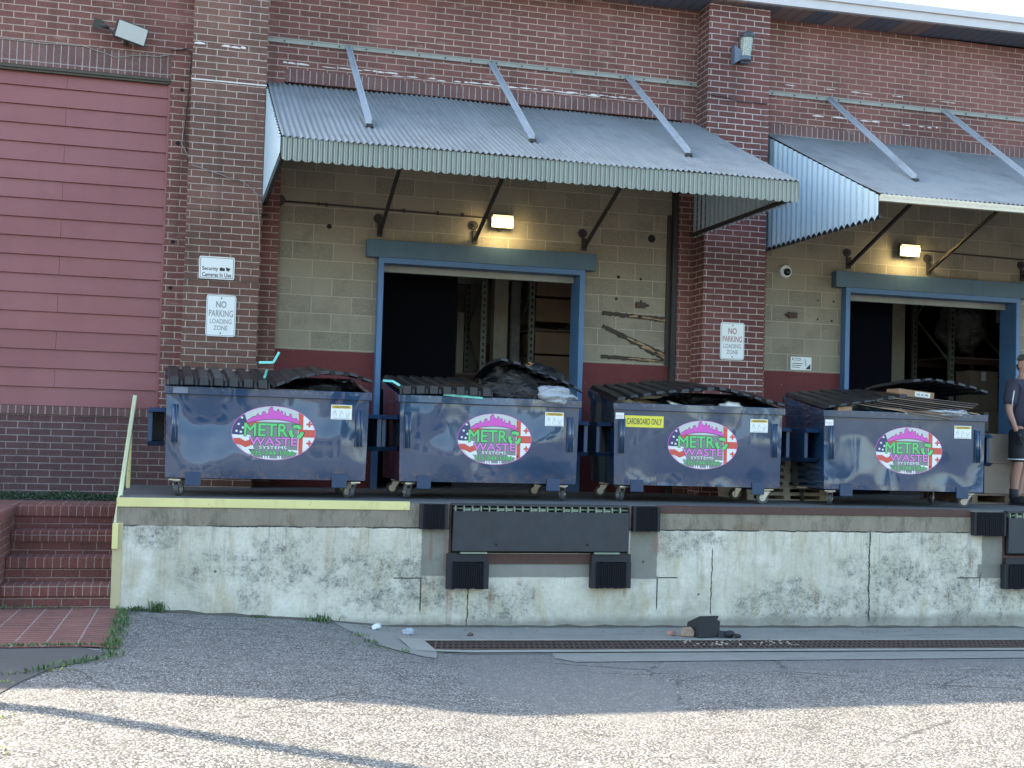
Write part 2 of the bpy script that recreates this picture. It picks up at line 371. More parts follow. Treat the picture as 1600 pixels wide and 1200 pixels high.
M['zinc'] = plain('bright_zinc', (.48, .47, .42), .35, .6)
M['rubber'] = plain('black_rubber_bumper', (.006, .0065, .009), .75, 0, .5, 14, .5, .2)
M['bumpsteel'] = plain('black_painted_steel', (.016, .017, .021), .65, .1, .4, 10, .2)
M['plate'] = plain('grey_leveller_plate', (.036, .040, .046), .55, .3, .35, 7, .2)
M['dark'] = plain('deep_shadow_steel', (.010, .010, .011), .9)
M['lipgreen'] = plain('worn_lip_steel', (.20, .24, .18), .5, .2)
M['white'] = plain('white_sign_face', (.70, .73, .72), .35, 0, .05, 5)
M['signtxt'] = plain('grey_sign_print', (.22, .23, .23), .6)
M['signred'] = plain('faded_red_print', (.33, .13, .12), .6)
M['black'] = plain('black_print', (.02, .02, .022), .6)
M['cyan'] = plain('turquoise_strap', (.16, .62, .56), .4, 0, .1)
M['card'] = plain('brown_cardboard', (.30, .185, .105), .8, 0, .2, 5)
M['cardgrey'] = plain('greyed_cardboard', (.115, .095, .085), .85, 0, .3, 5)
M['carddark'] = plain('dusty_cardboard', (.24, .19, .15), .85, 0, .25, 5)
M['paper'] = plain('crumpled_paper', (.62, .62, .58), .7, 0, .1)
M['wood'] = plain('weathered_wood', (.17, .12, .08), .85, 0, .45, 12, .4)
M['wooddark'] = plain('dark_wood_recess_shade', (.050, .038, .030), .9, 0, .5, 14, .4)
M['woodlight'] = plain('splintered_wood', (.36, .24, .13), .85, 0, .35, 12, .4)
M['camwhite'] = plain('white_camera_plastic', (.68, .69, .66), .35, 0, .06)
M['camdome'] = plain('smoked_camera_dome', (.02, .022, .03), .12)
M['lampcase'] = plain('dark_lamp_housing', (.045, .042, .036), .6)
M['lampgrey'] = plain('grey_lamp_glass', (.45, .46, .44), .25, 0, .06)
M['wire'] = plain('grey_cable', (.26, .24, .22), .6)
M['wiredark'] = plain('dark_cable', (.035, .03, .03), .6)
M['scar'] = plain('white_mortar_smear', (.62, .58, .55), .9, 0, .2, 20)
M['rackgreen'] = plain('rack_steel', (.22, .24, .20), .5, .1)
M['postgrey'] = plain('dusty_grey_post', (.34, .31, .24), .8, 0, .25, 8)
M['cardint'] = plain('dim_shelf_cardboard', (.27, .185, .125), .85, 0, .25, 5)
M['intwall'] = plain('dim_interior_wall', (.50, .46, .40), .9, 0, .3, 2)
M['intfloor'] = plain('interior_floor', (.22, .21, .20), .7, 0, .3, 2)
M['drainrust'] = plain('rusty_grate_iron', (.075, .048, .040), .85, 0, .4, 12)
M['leaf'] = plain('weed_leaf', (.055, .105, .030), .6, 0, .5, 3)
M['ivy'] = plain('ivy_leaf', (.030, .060, .026), .6, 0, .45, 5)
M['moss'] = plain('yellow_green_moss', (.22, .25, .05), .8, 0, .4, 9)
M['polewood'] = plain('brown_utility_pole', (.12, .085, .06), .9, 0, .3, 4)

def bagmat(name, col, rough=.22):
    t = NT(name); o = t.ob(); n = t.noise(t.mapv(o, (1, 1, 1.6)), 6, 6, .6, 1.2)
    return t.out(t.mix(n, tuple(x*.6 for x in col), col), rough, 0, t.bump(n, 1.0, .06))
M['bag'] = bagmat('black_bin_bag', (.009, .010, .013), .17)
M['film'] = bagmat('white_plastic_film', (.50, .54, .60), .25)
M['filmdark'] = bagmat('stretch_wrap', (.30, .31, .30), .25)

def emis(name, col, st):
    t = NT(name); t.put(t.b.inputs['Emission Color'], col); t.b.inputs['Emission Strength'].default_value = st
    x = t.math('ABSOLUTE', t.math('SUBTRACT', t.math('FRACT', t.math('MULTIPLY', t.xyz(t.ob())[0], 26)), .5))
    t.put(t.b.inputs['Emission Color'], t.mix(t.step(x, .2, .5), col, tuple(c*.8 for c in col)))
    return t.out((.8, .75, .6), .4)
M['lit'] = emis('lit_flood_lens', (1.0, .80, .34), .30)

# sheet materials for the ground
def asphalt():
    t = NT('worn_aggregate_asphalt'); o = t.ob(); s = t.xyz(o); x, y = s[0], s[1]
    v1 = t.voro(o, 78, 'F1', 'Color'); vv = t.xyz(v1)
    d = t.voro(o, 78, 'F1'); f = t.noise(o, 120, 3, .7); big = t.noise(o, .7, 5, .6); md = t.noise(o, 5, 5, .65)
    c = t.mix(t.math('POWER', vv[0], 2.2), (.085, .084, .080), (.56, .54, .50))
    c = t.mix(t.step(d, .38, .66), c, (.028, .028, .029))
    c = t.mix(t.math('MULTIPLY', t.step(md, .42, .7), .3), c, (.30, .295, .275))
    # smoother, darker patch near the dock pit
    wob = t.math('MULTIPLY', t.math('SUBTRACT', t.noise(o, 2.4, 5, .6), .5), 1.3)
    px = t.math('DIVIDE', t.math('SUBTRACT', t.math('ADD', x, wob), 2.75), .72); py = t.math('DIVIDE', t.math('ADD', t.math('ADD', y, wob), 5.6), 1.45)
    pd = t.step(t.math('ADD', t.math('MULTIPLY', px, px), t.math('MULTIPLY', py, py)), 1.15, .75)
    band = t.math('MULTIPLY', t.step(t.math('ADD', y, t.math('MULTIPLY', wob, .3)), -5.25, -4.95), t.step(x, 1.9, 2.3))
    pd = t.math('MAXIMUM', pd, t.math('MULTIPLY', band, .85))
    sm = t.mix(t.noise(o, 30, 5, .7), (.080, .079, .078), (.175, .172, .165)); sm = t.mix(t.math('MULTIPLY', t.step(vv[0], .80, .9), .6), sm, (.33, .32, .30))
    c = t.mix(t.math('MULTIPLY', pd, .85), c, sm)
    c = t.mix(t.math('MULTIPLY', t.step(big, .35, .7), .3), c, (.12, .115, .11))
    # cracks
    cd = t.voro(t.mapv(t.comb(t.math('ADD', x, t.math('MULTIPLY', md, .3)), y), (.55, .55, 1)), 1.0, 'DISTANCE_TO_EDGE')
    crk = t.math('MULTIPLY', t.step(cd, .010, .003), t.step(t.noise(o, 1.1, 3), .48, .56))
    c = t.mix(t.math('MULTIPLY', crk, .8), c, (.03, .03, .028))
    oil = t.step(t.noise(o, .85, 6, .7, .6), .60, .72)
    c = t.mix(t.math('MULTIPLY', oil, .5), c, (.060, .058, .055))
    spk = t.step(t.voro(o, 6.5), .045, .028); c = t.mix(t.math('MULTIPLY', spk, .75), c, (.05, .045, .04))
    yl = t.step(t.noise(o, 1.9, 5, .75), .725, .75)
    c = t.mix(t.math('MULTIPLY', yl, .5), c, (.30, .29, .08))
    h = t.math('ADD', t.math('MULTIPLY', t.math('SUBTRACT', 1, d), t.math('SUBTRACT', 1.0, t.math('MULTIPLY', pd, .6))), t.math('MULTIPLY', f, .3))
    return t.out(c, .9, 0, t.bump(h, .8, .006))
M['asphalt'] = asphalt()
def conc(name, a, b, sc_=3):
    t = NT(name); o = t.ob(); n = t.noise(o, sc_, 7, .68); m = t.noise(o, 50, 4, .7)
    c = t.mix(n, a, b); c = t.mix(t.math('MULTIPLY', t.step(m, .55, .7), .35), c, tuple(v*.5 for v in a))
    c = t.mix(t.math('MULTIPLY', t.step(t.noise(t.mapv(o, (.6, 2.5, 1)), 2.2, 5, .7), .56, .7), .5), c, tuple(v*.45 for v in a))
    return t.out(c, .88, 0, t.bump(m, .35, .004))
M['apron'] = conc('grey_concrete_apron', (.15, .155, .145), (.265, .265, .24))
M['curb'] = conc('pale_drain_curb', (.20, .205, .185), (.33, .33, .29))
M['patch'] = conc('smooth_dark_asphalt_patch', (.055, .053, .053), (.090, .086, .084), 2)
M['dirt'] = conc('dirt_line', (.05, .045, .035), (.12, .105, .085), 6)

# ------------------------------------------------------------------ mesh helpers
class MB:
    def __init__(s): s.bm = bmesh.new(); s.mi = 0
    def face(s, pts, mi=None):
        vs = [s.bm.verts.new(p) for p in pts]
        try:
            f = s.bm.faces.new(vs); f.material_index = s.mi if mi is None else mi; return f
        except ValueError: return None
    def box(s, x0, x1, y0, y1, z0, z1, mi=None, M_=None):
        p = [Vector((x, y, z)) for z in (z0, z1) for y in (y0, y1) for x in (x0, x1)]
        if M_ is not None: p = [M_ @ q for q in p]
        v = [s.bm.verts.new(q) for q in p]
        for idx in ((0, 2, 3, 1), (4, 5, 7, 6), (0, 1, 5, 4), (2, 6, 7, 3), (0, 4, 6, 2), (1, 3, 7, 5)):
            f = s.bm.faces.new([v[i] for i in idx]); f.material_index = s.mi if mi is None else mi
        return s
    def prism(s, pts, d, mi=None):
        """closed polygon (list of 3-D points) swept by vector d"""
        d = Vector(d); a = [s.bm.verts.new(p) for p in pts]; b = [s.bm.verts.new(Vector(p)+d) for p in pts]; n = len(a)
        fs = [s.bm.faces.new(a), s.bm.faces.new(b[::-1])]
        for i in range(n): fs.append(s.bm.faces.new([a[i], b[i], b[(i+1) % n], a[(i+1) % n]]))
        for f in fs: f.material_index = s.mi if mi is None else mi
        return s
    def cyl(s, p0, p1, r0, r1=None, n=12, mi=None, caps=True):
        p0, p1 = Vector(p0), Vector(p1); r1 = r0 if r1 is None else r1; d = (p1-p0).normalized()
        a = d.orthogonal().normalized(); b = d.cross(a)
        A = [s.bm.verts.new(p0+(a*math.cos(2*PI*i/n)+b*math.sin(2*PI*i/n))*r0) for i in range(n)]
        B = [s.bm.verts.new(p1+(a*math.cos(2*PI*i/n)+b*math.sin(2*PI*i/n))*r1) for i in range(n)]
        fs = [s.bm.faces.new([A[i], A[(i+1) % n], B[(i+1) % n], B[i]]) for i in range(n)]
        for f in fs: f.smooth = True
        if caps: fs += [s.bm.faces.new(A[::-1]), s.bm.faces.new(B)]
        for f in fs: f.material_index = s.mi if mi is None else mi
        return s
    def tube(s, path, r, n=8, mi=None):
        path = [Vector(p) for p in path]; rings = []
        for i, p in enumerate(path):
            d = (path[min(i+1, len(path)-1)]-path[max(i-1, 0)]).normalized()
            a = d.cross(Vector((0, 1, .123))).normalized(); b = d.cross(a); rr = r[i] if isinstance(r, (list, tuple)) else r
            rings.append([s.bm.verts.new(p+(a*math.cos(2*PI*k/n)+b*math.sin(2*PI*k/n))*rr) for k in range(n)])
        fs = []
        for A, B in zip(rings, rings[1:]):
            fs += [s.bm.faces.new([A[k], A[(k+1) % n], B[(k+1) % n], B[k]]) for k in range(n)]
        for f in fs: f.smooth = True
        fs += [s.bm.faces.new(rings[0][::-1]), s.bm.faces.new(rings[-1])]
        for f in fs: f.material_index = s.mi if mi is None else mi
        return s
    def bar(s, p0, p1, w_, h_, mi=None, upv=(0, 0, 1)):
        p0, p1 = Vector(p0), Vector(p1); d = (p1-p0); L = d.length; d.normalize()
        a = d.cross(Vector(upv)).normalized(); b = a.cross(d)
        Mx = Matrix(((a.x, d.x, b.x, p0.x), (a.y, d.y, b.y, p0.y), (a.z, d.z, b.z, p0.z), (0, 0, 0, 1)))
        return s.box(-w_/2, w_/2, 0, L, -h_/2, h_/2, mi, Mx)
    def grid(s, fn, nu, nv, mi=None, smooth=False):
        g = [[s.bm.verts.new(fn(i/nu, j/nv)) for i in range(nu+1)] for j in range(nv+1)]
        for j in range(nv):
            for i in range(nu):
                f = s.bm.faces.new([g[j][i], g[j][i+1], g[j+1][i+1], g[j+1][i]]); f.smooth = smooth
                f.material_index = s.mi if mi is None else mi
        return s
    def sphere(s, c, r, nu=16, nv=10, mi=None, fn=None):
        c = Vector(c)
        def P(a, b):
            th, ph = a*2*PI, b*PI; d = Vector((math.sin(ph)*math.cos(th), math.sin(ph)*math.sin(th), math.cos(ph)))
            k = fn(d) if fn else 1
            return c+Vector((d.x*r[0], d.y*r[1], d.z*r[2]))*k
        top = s.bm.verts.new(P(0, 0)); bot = s.bm.verts.new(P(0, 1))
        rows = [[s.bm.verts.new(P(i/nu, j/nv)) for i in range(nu)] for j in range(1, nv)]
        fs = [s.bm.faces.new([top, rows[0][i], rows[0][(i+1) % nu]]) for i in range(nu)]
        for A, B in zip(rows, rows[1:]): fs += [s.bm.faces.new([A[i], B[i], B[(i+1) % nu], A[(i+1) % nu]]) for i in range(nu)]
        fs += [s.bm.faces.new([rows[-1][i], bot, rows[-1][(i+1) % nu]]) for i in range(nu)]
        for f in fs: f.smooth = True; f.material_index = s.mi if mi is None else mi
        return s
    def mesh(s, name):
        bm = s.bm; bmesh.ops.recalc_face_normals(bm, faces=[f for f in bm.faces]); bm.normal_update()
        uvl = bm.loops.layers.uv.new('UVMap')
        for f in bm.faces:
            n = f.normal; ax = max(range(3), key=lambda i: abs(n[i]))
            for l in f.loops:
                p = l.vert.co
                l[uvl].uv = (p.x, p.y) if ax == 2 else ((p.y+.11, p.z) if ax == 0 else (p.x, p.z))
        me = bpy.data.meshes.new(name); bm.to_mesh(me); bm.free(); return me
    def build(s, name, mats, parent=None, bevel=0, solid=0, loc=None, rotz=None, flip=False):
        me = s.mesh(name)
        for m in (mats if isinstance(mats, (list, tuple)) else [mats]): me.materials.append(M[m] if isinstance(m, str) else m)
        o = bpy.data.objects.new(name, me); C.objects.link(o)
        if parent: o.parent = parent
        if loc: o.location = loc
        if rotz: o.rotation_euler.z = rotz
        if solid:
            q = o.modifiers.new('solid', 'SOLIDIFY'); q.thickness = solid
        if bevel:
            q = o.modifiers.new('bevel', 'BEVEL'); q.width = bevel; q.segments = 2; q.limit_method = 'ANGLE'; q.angle_limit = R(40)
        return o

def tag(o, label, cat=None, group=None, kind=None):
    if label: o['label'] = label
    if cat: o['category'] = cat
    if group: o['group'] = group
    if kind: o['kind'] = kind
    return o
def thing(name, label, cat, loc=(0, 0, 0), rz=0, group=None):
    o = bpy.data.objects.new(name, None); C.objects.link(o); o.location = loc; o.rotation_euler.z = rz; o.empty_display_size = .2
    return tag(o, label, cat, group)
def copy_tree(o, parent=None):
    c = o.copy(); C.objects.link(c); c.parent = parent
    for ch in list(o.children): copy_tree(ch, c)
    return c
def text_into(mb, s, x0, x1, z0, z1, y, mi, bold=0.0, dep=.0015):
    """lettering in the XZ plane facing -Y, fitted to the box x0..x1, z0..z1"""
    cu = bpy.data.curves.new('t', 'FONT'); cu.body = s; cu.offset = bold; cu.extrude = 0; cu.resolution_u = 3; cu.fill_mode = 'BOTH'
    ob = bpy.data.objects.new('t', cu); C.objects.link(ob)
    dg = bpy.context.evaluated_depsgraph_get(); dg.update(); me = bpy.data.meshes.new_from_object(ob.evaluated_get(dg))
    vs = [v.co.copy() for v in me.vertices]; xs = [v.x for v in vs]; ys = [v.y for v in vs]
    a, b, c_, d = min(xs), max(xs), min(ys), max(ys)
    nv = [mb.bm.verts.new((x0+(v.x-a)/(b-a)*(x1-x0), y, z0+(v.y-c_)/(d-c_)*(z1-z0))) for v in vs]
    for p in me.polygons:
        try:
            f = mb.bm.faces.new([nv[i] for i in p.vertices]); f.material_index = mi
        except ValueError: pass
    bpy.data.objects.remove(ob); bpy.data.curves.remove(cu); bpy.data.meshes.remove(me)

rnd = random.Random(7)
def sm(a, b, x):
    t = min(1, max(0, (x-a)/(b-a))); return t*t*(3-2*t)
# ------------------------------------------------------------------ ground
def gz(x, y):
    d = min(-y-2.535, 6.3); d2 = max(0, min(-y-3.9, 5.0))
    xl = min(max(x, -.6), 2.2)
    zl = .17-.065*(xl+.2)+.035*max(0, d)
    zr = -.0125*(min(x, 12)-2.2)*(1-min(1, d2/3))+.05*d2
    wv = sm(1.35, 2.35, x+.12*math.sin(y*1.7))
    z = zl*(1-wv)+zr*wv
    return z if y < -2.5 else z
def sheet(name, xs, ys, dz, mat, label=None, kind='structure', inside=None):
    mb = MB(); g = [[mb.bm.verts.new((x, y, gz(x, y)+dz)) for x in xs] for y in ys]
    for j in range(len(ys)-1):
        for i in range(len(xs)-1):
            if inside and not inside((xs[i]+xs[i+1])/2, (ys[j]+ys[j+1])/2): continue
            f = mb.bm.faces.new([g[j][i], g[j][i+1], g[j+1][i+1], g[j+1][i]]); f.smooth = True
    for v in [v for v in mb.bm.verts if not v.link_faces]: mb.bm.verts.remove(v)
    o = mb.build(name, mat); o['kind'] = kind
    return o
def rng(a, b, st):
    n = max(1, int(round((b-a)/st))); return [a+(b-a)*i/n for i in range(n+1)]
xs = rng(-300, -12, 40)+rng(-10, -2, 1)+rng(-1.8, 3, .12)+rng(3.2, 12, .4)+rng(14, 300, 40)
ys = rng(-400, -20, 30)+rng(-18, -10, 1)+rng(-9.5, -2.4, .15)+rng(-1.5, 20, 3)+[60, 300]
sheet('ground', xs, ys, 0, 'asphalt')
def curve_sheet(name, pts_lr, dz, mat, kind='structure'):
    """sheet between a left and a right edge given per y: [(y, xl, xr), ...]"""
    mb = MB(); rows = []
    ys_ = []
    for (ya, la, ra), (yb, lb, rb) in zip(pts_lr, pts_lr[1:]):
        n = max(2, int(abs(yb-ya)/.12))
        for k in range(n): t = k/n; ys_.append((ya+(yb-ya)*t, la+(lb-la)*t, ra+(rb-ra)*t))
    ys_.append(pts_lr[-1])
    for y, l, r_ in ys_:
        n = 60; wob = .03*mnoise.noise(Vector((y*4, 3.3, l)))
        rows.append([mb.bm.verts.new((l+wob+(r_-l-wob)*(i/n)**1.4, y, gz(l+wob+(r_-l-wob)*(i/n)**1.4, y)+dz)) for i in range(n+1)])
    for A, B in zip(rows, rows[1:]):
        for i in range(len(A)-1): f = mb.bm.faces.new([A[i], A[i+1], B[i+1], B[i]]); f.smooth = True
    o = mb.build(name, mat); o['kind'] = kind; return o
curve_sheet('concrete_apron', [(-2.54, 1.43, 13), (-3.3, 1.52, 13), (-4.0, 1.62, 13), (-4.3, 1.80, 13.0), (-4.45, 1.95, 2.05)][:3], .004, 'apron')
curve_sheet('concrete_apron', [(-3.95, 1.60, 2.12), (-4.2, 1.72, 2.08), (-4.45, 1.92, 2.02)], .006, 'apron')
curve_sheet('concrete_strip', [(-4.0, 3.12, 13), (-4.3, 3.05, 13), (-4.55, 3.15, 7.4), (-4.62, 3.4, 6.2)][:3], .006, 'apron')
curve_sheet('brick_walkway', [(-2.54, -4, -.47), (-3.6, -4, -.43), (-5.02, -4, -.37)], .009, 'brick_pave')
curve_sheet('asphalt_path', [(-5.02, -4, -.62), (-5.25, -4, -.44), (-5.6, -4, -.50), (-5.95, -4, -.72), (-6.4, -4, -.84), (-7.3, -4, -1.0)], .005, 'patch')
# earth line along the dock foot
mb = MB()
for i in range(150):
    x = -.4+i*.075; ww = .03+.05*abs(mnoise.noise(Vector((x*3, 0, 0))))
    z = gz(x+.04, -2.54)
    x2 = x+.075; w2 = .03+.05*abs(mnoise.noise(Vector((x2*3, 0, 0)))); z2 = gz(x2+.04, -2.54)
    hh = .022+.02*mnoise.noise(Vector((x*5, 1, 0))); h2 = .022+.02*mnoise.noise(Vector((x2*5, 1, 0)))
    mb.face([(x, -2.54-ww, z+.002), (x2, -2.54-w2, z2+.002), (x2, -2.536, z2+h2), (x, -2.536, z+hh)])
o = mb.build('dirt_line', 'dirt'); o['kind'] = 'structure'

# drain
t = thing('drain_grate', 'long rusty trench drain grate in the concrete along the dock foot', 'drain grate')
DX0, DX1, DY0, DY1 = 2.13, 13.0, -3.84, -3.42
mb = MB()
def dz_(x, y): return gz(x, y)
mb2 = MB(); mb3 = MB()
for i in range(40):
    xa = DX0+(DX1-DX0)*i/40; xb = DX0+(DX1-DX0)*(i+1)/40
    a, b = gz(xa, -3.6), gz(xb, -3.6)
    for (y0, y1) in ((DY0-.13, DY0), (DY1, DY1+.11)):
        mb2.face([(xa, y0, gz(xa, y0)+.014), (xb, y0, gz(xb, y0)+.014), (xb, y1, b+.016), (xa, y1, a+.016)])
    mb3.face([(xa, DY0, a+.0085), (xb, DY0, b+.0085), (xb, DY1, b+.0085), (xa, DY1, a+.0085)])  # flat dark sheet painted as the shaded recess under the bars
for i in range(4): pass
mb2.face([(DX0-.22, DY0-.13, gz(DX0-.2, DY0)+.0145), (DX0, DY0-.13, gz(DX0, DY0)+.0145), (DX0, DY1+.11, gz(DX0, DY1)+.017), (DX0-.22, DY1+.11, gz(DX0-.2, DY1)+.017)])
mb2.build('drain_curb', 'curb', t); mb3.build('drain_channel_shade', 'dark', t)
x = DX0
while x < 11.5:
    for k in range(1):
        a = gz(x, -3.6)+.012
        mb.bar((x, DY0, a), (x+.10, DY1, a), .020, .008)
    x += .052
for yy in (DY0+.01, DY0+.14, DY0+.28, DY1-.01):
    mb.bar((DX0, yy, gz(DX0, -3.6)+.016), (11.5, yy, gz(11.5, -3.6)+.016), .022, .008)
mb.build('grate_bars', 'drainrust', t)

# ------------------------------------------------------------------ the warehouse
wh = thing('warehouse', 'old brick warehouse with two loading bays, block infill and red garage door', 'building')
mb = MB()  # upper brick wall with openings
def wallbox(x0, x1, z0, z1): mb.box(x0, x1, 0, .3, z0, z1)
ZT = 7.19
wallbox(-14, -5.5, .0, ZT); wallbox(-5.5, -.26, 5.67, ZT)
wallbox(-.26, .976, 2.0, ZT); wallbox(.976, 5.82, 5.77, ZT); wallbox(5.82, 7.0, 1.0, ZT); wallbox(7.0, 13.4, 5.70, ZT); wallbox(13.4, 18, .0, ZT)
# side and back walls
mb.box(-14, -13.7, .3, 14, 0, ZT); mb.box(17.7, 18, .3, 14, 0, ZT); mb.box(-14, 18, 14, 14.3, 0, ZT)
mb.build('brick_wall', 'brick_up', wh)
mb = MB(); mb.box(-5.5, .976, -.0, .3, .6, 1.915); mb.box(-.26, .976, .0, .3, 1.915, 2.0); mb.build('lower_wall', 'brick_low', wh)
mb = MB(); mb.box(-5.5, -.262, -.025, .28, 1.915, 2.003); mb.build('sill_course', 'soldier', wh)
mb = MB(); mb.box(-5.5, -.264, -.004, .09, 5.672, 5.93); mb.box(.98, 5.816, -.004, .09, 5.775, 5.918); mb.box(7.004, 13.3, -.004, .09, 5.705, 5.85)
mb.build('soldier_course', 'soldier', wh)
mb = MB(); mb.box(-.04, .756, -.343, -.001, .9, 7.16); mb.build('brick_pier', 'brick_pier', wh)
mb = MB(); mb.box(6.01, 6.816, -.343, -.001, 1.0, 7.16); mb.build('brick_pier', 'brick_pier2', wh)
for z in (5.60,): MB().box(-.045, .762, -.349, -.33, z, z+.014).build('pier_band', 'scar', wh)
for z in (4.18, 3.42, 2.53): MB().box(-.03, .75, -.346, -.33, z, z+.008).build('pier_joint', 'darktrim', wh)
# block infill
mb = MB()
def infill(x0, x1, a, b, zt):
    mb.box(x0, a, .1, .3, 1.0, 5.9); mb.box(b, x1, .1, .3, 1.0, 5.9); mb.box(a, b, .1, .3, zt, 5.9)
infill(.976, 5.82, 2.13, 4.61, 3.83); infill(7.0, 13.3, 8.12, 10.68, 3.83)
mb.build('block_wall', 'cmu', wh)
# door frames
def frame(a0, a1, lx0, lx1):
    f = MB().box(a0, a1, -.02, .31, 3.776, 3.84).build('door_frame', 'bluejamb', wh)
    MB().box(lx0, lx1, -.035, .09, 3.838, 4.04).build('lintel', 'bluepaint', f, bevel=.004)
    for x0, x1 in ((a0, a0+.062), (a1-.062, a1)): MB().box(x0, x1, -.019, .33, 1.178, 3.776).build('jamb', 'bluejamb', f, bevel=.003)
    MB().box(a0+.07, a1-.07, .2, .26, 3.70, 3.775).build('door_track', 'channel', f)
frame(2.12, 4.615, 1.977, 4.75); frame(8.11, 10.69, 7.96, 10.95)
# red garage door of lapped boards
gd = MB()
for i in range(18):
    z0 = 2.005+i*.2034; z1 = z0+.2034
    segs = [(-5.48, -1.35), (-1.35, -.268)] if i % 2 else [(-5.48, -3.1), (-3.1, -.268)]
    for a, b in segs:
        p = [(a+.0015, .055, z0+.003), (a+.0015, .095, z0+.003), (a+.0015, .095, z1), (a+.0015, .077, z1)]
        gd.prism(p, (b-a-.003, 0, 0))
gd.box(-5.5, -.262, .09, .2, 2.0, 5.67)
gd = gd.build('garage_door', 'siding', wh)
MB().box(-5.48, -.262, .02, .10, 5.615, 5.668).box(-5.48, -.262, -.0, .10, 5.64, 5.668).build('door_head_trim', 'darktrim', gd)
MB().box(-.285, -.262, .03, .09, 2.01, 5.61).build('door_side_trim', 'siding', gd)
# roof, soffit, fascia: rises slightly to the right
def rz_(x): return 7.10+.012*x
rf = MB()
rf.prism([(-14.5, -.44, rz_(-14.5)+.01), (18.5, -.44, rz_(18.5)+.01), (18.5, -.44, rz_(18.5)+.16), (-14.5, -.44, rz_(-14.5)+.16)], (0, 15, 0))
rf = rf.build('roof', 'darktrim', wh)
MB().prism([(-14.5, -.438, rz_(-14.5)-.012), (18.5, -.438, rz_(18.5)-.012), (18.5, -.438, rz_(18.5)+.008), (-14.5, -.438, rz_(-14.5)+.008)], (0, .43, 0)).build('soffit', 'soffit', rf)
fa = MB()
fa.prism([(-14.5, -.50, rz_(-14.5)), (18.5, -.50, rz_(18.5)), (18.5, -.50, rz_(18.5)+.17), (-14.5, -.50, rz_(-14.5)+.17)], (0, .055, 0))
fa.prism([(-14.5, -.53, rz_(-14.5)+.11), (18.5, -.53, rz_(18.5)+.11), (18.5, -.53, rz_(18.5)+.19), (-14.5, -.53, rz_(-14.5)+.19)], (0, .029, 0))
fa.build('fascia', 'fascia', rf)
# interior shell
MB().box(-13.6, 17.6, .35, 13.9, 6.0, 6.1).build('ceiling', 'intwall', wh)
MB().box(-13.6, 17.6, 13.8, 13.95, 1.1, 6.0).box(1.2, 1.3, .35, 13.7, 1.1, 6.0).box(5.9, 6.1, .35, 13.7, 1.1, 6.0).build('interior_wall', 'intwall', wh)
mb = MB().box(-13.6, 17.6, .36, 13.9, 1.0, 1.16); mb.build('interior_floor', 'intfloor', wh)
# mortar scars on the upper wall
def scar(x0, x1, z, hgt, gapk=.35, seed=1, y=-.004):
    r_ = random.Random(seed); x = x0
    while x < x1:
        L = r_.uniform(.03, .18)
        if r_.random() > gapk:
            h = hgt*r_.uniform(.3, 1); dz0 = r_.uniform(-.006, .006)
            mb = MB(); mb.prism([(x, y, z+dz0), (x+L*.5, y, z+dz0-.003), (x+L, y, z+dz0+r_.uniform(-.004, .004)), (x+L*.9, y, z+dz0+h*.6), (x+L*.4, y, z+dz0+h), (x+.006, y, z+dz0+h*.5)], (0, .006, 0)); mb.build('mortar_scar', 'scar', wh)
        x += L
scar(.95, 2.2, 5.985, .022, .3, 1); scar(2.2, 4.6, 5.965, .018, .35, 2); scar(3.9, 5.3, 5.975, .016, .05, 3)
scar(7.4, 9.4, 6.0, .02, .5, 4); scar(-.03, .74, 5.99, .028, .15, 5, -.346); scar(7.2, 9.6, 6.36, .012, .6, 6)

# ------------------------------------------------------------------ loading dock
dk = thing('loading_dock', 'raised concrete loading dock with stained white front wall', 'loading dock')
DW = -2.535
MB().box(-.53, 2.50, DW, .0, -.4, 1.165).box(4.32, 8.60, DW, 0, -.4, 1.165).box(2.50, 4.32, DW, 0, -.4, .70).box(2.5, 4.32, -2.1, 0, .7, 1.165).box(10.5, 14, DW, 0, -.4, 1.165).box(8.6, 10.5, DW, 0, -.4, .68).box(8.6, 10.5, -2.1, 0, .68, 1.165).build('dock_wall', 'dockwall', dk)
MB().box(-.525, 14, DW+.003, .355, 1.1655, 1.178).build('dock_deck', 'deck', dk)
MB().box(-.535, 2.115, DW-.012, DW+.06, 1.103, 1.182).build('yellow_edge', 'yellow', dk, bevel=.004)
MB().box(4.62, 8.20, DW-.012, DW+.05, 1.105, 1.18).build('steel_edge', 'rust', dk, bevel=.003)
MB().box(-.556, -.470, DW-.012, DW+.1, .12, .958).build('corner_guard', 'yellow2', dk, bevel=.006)
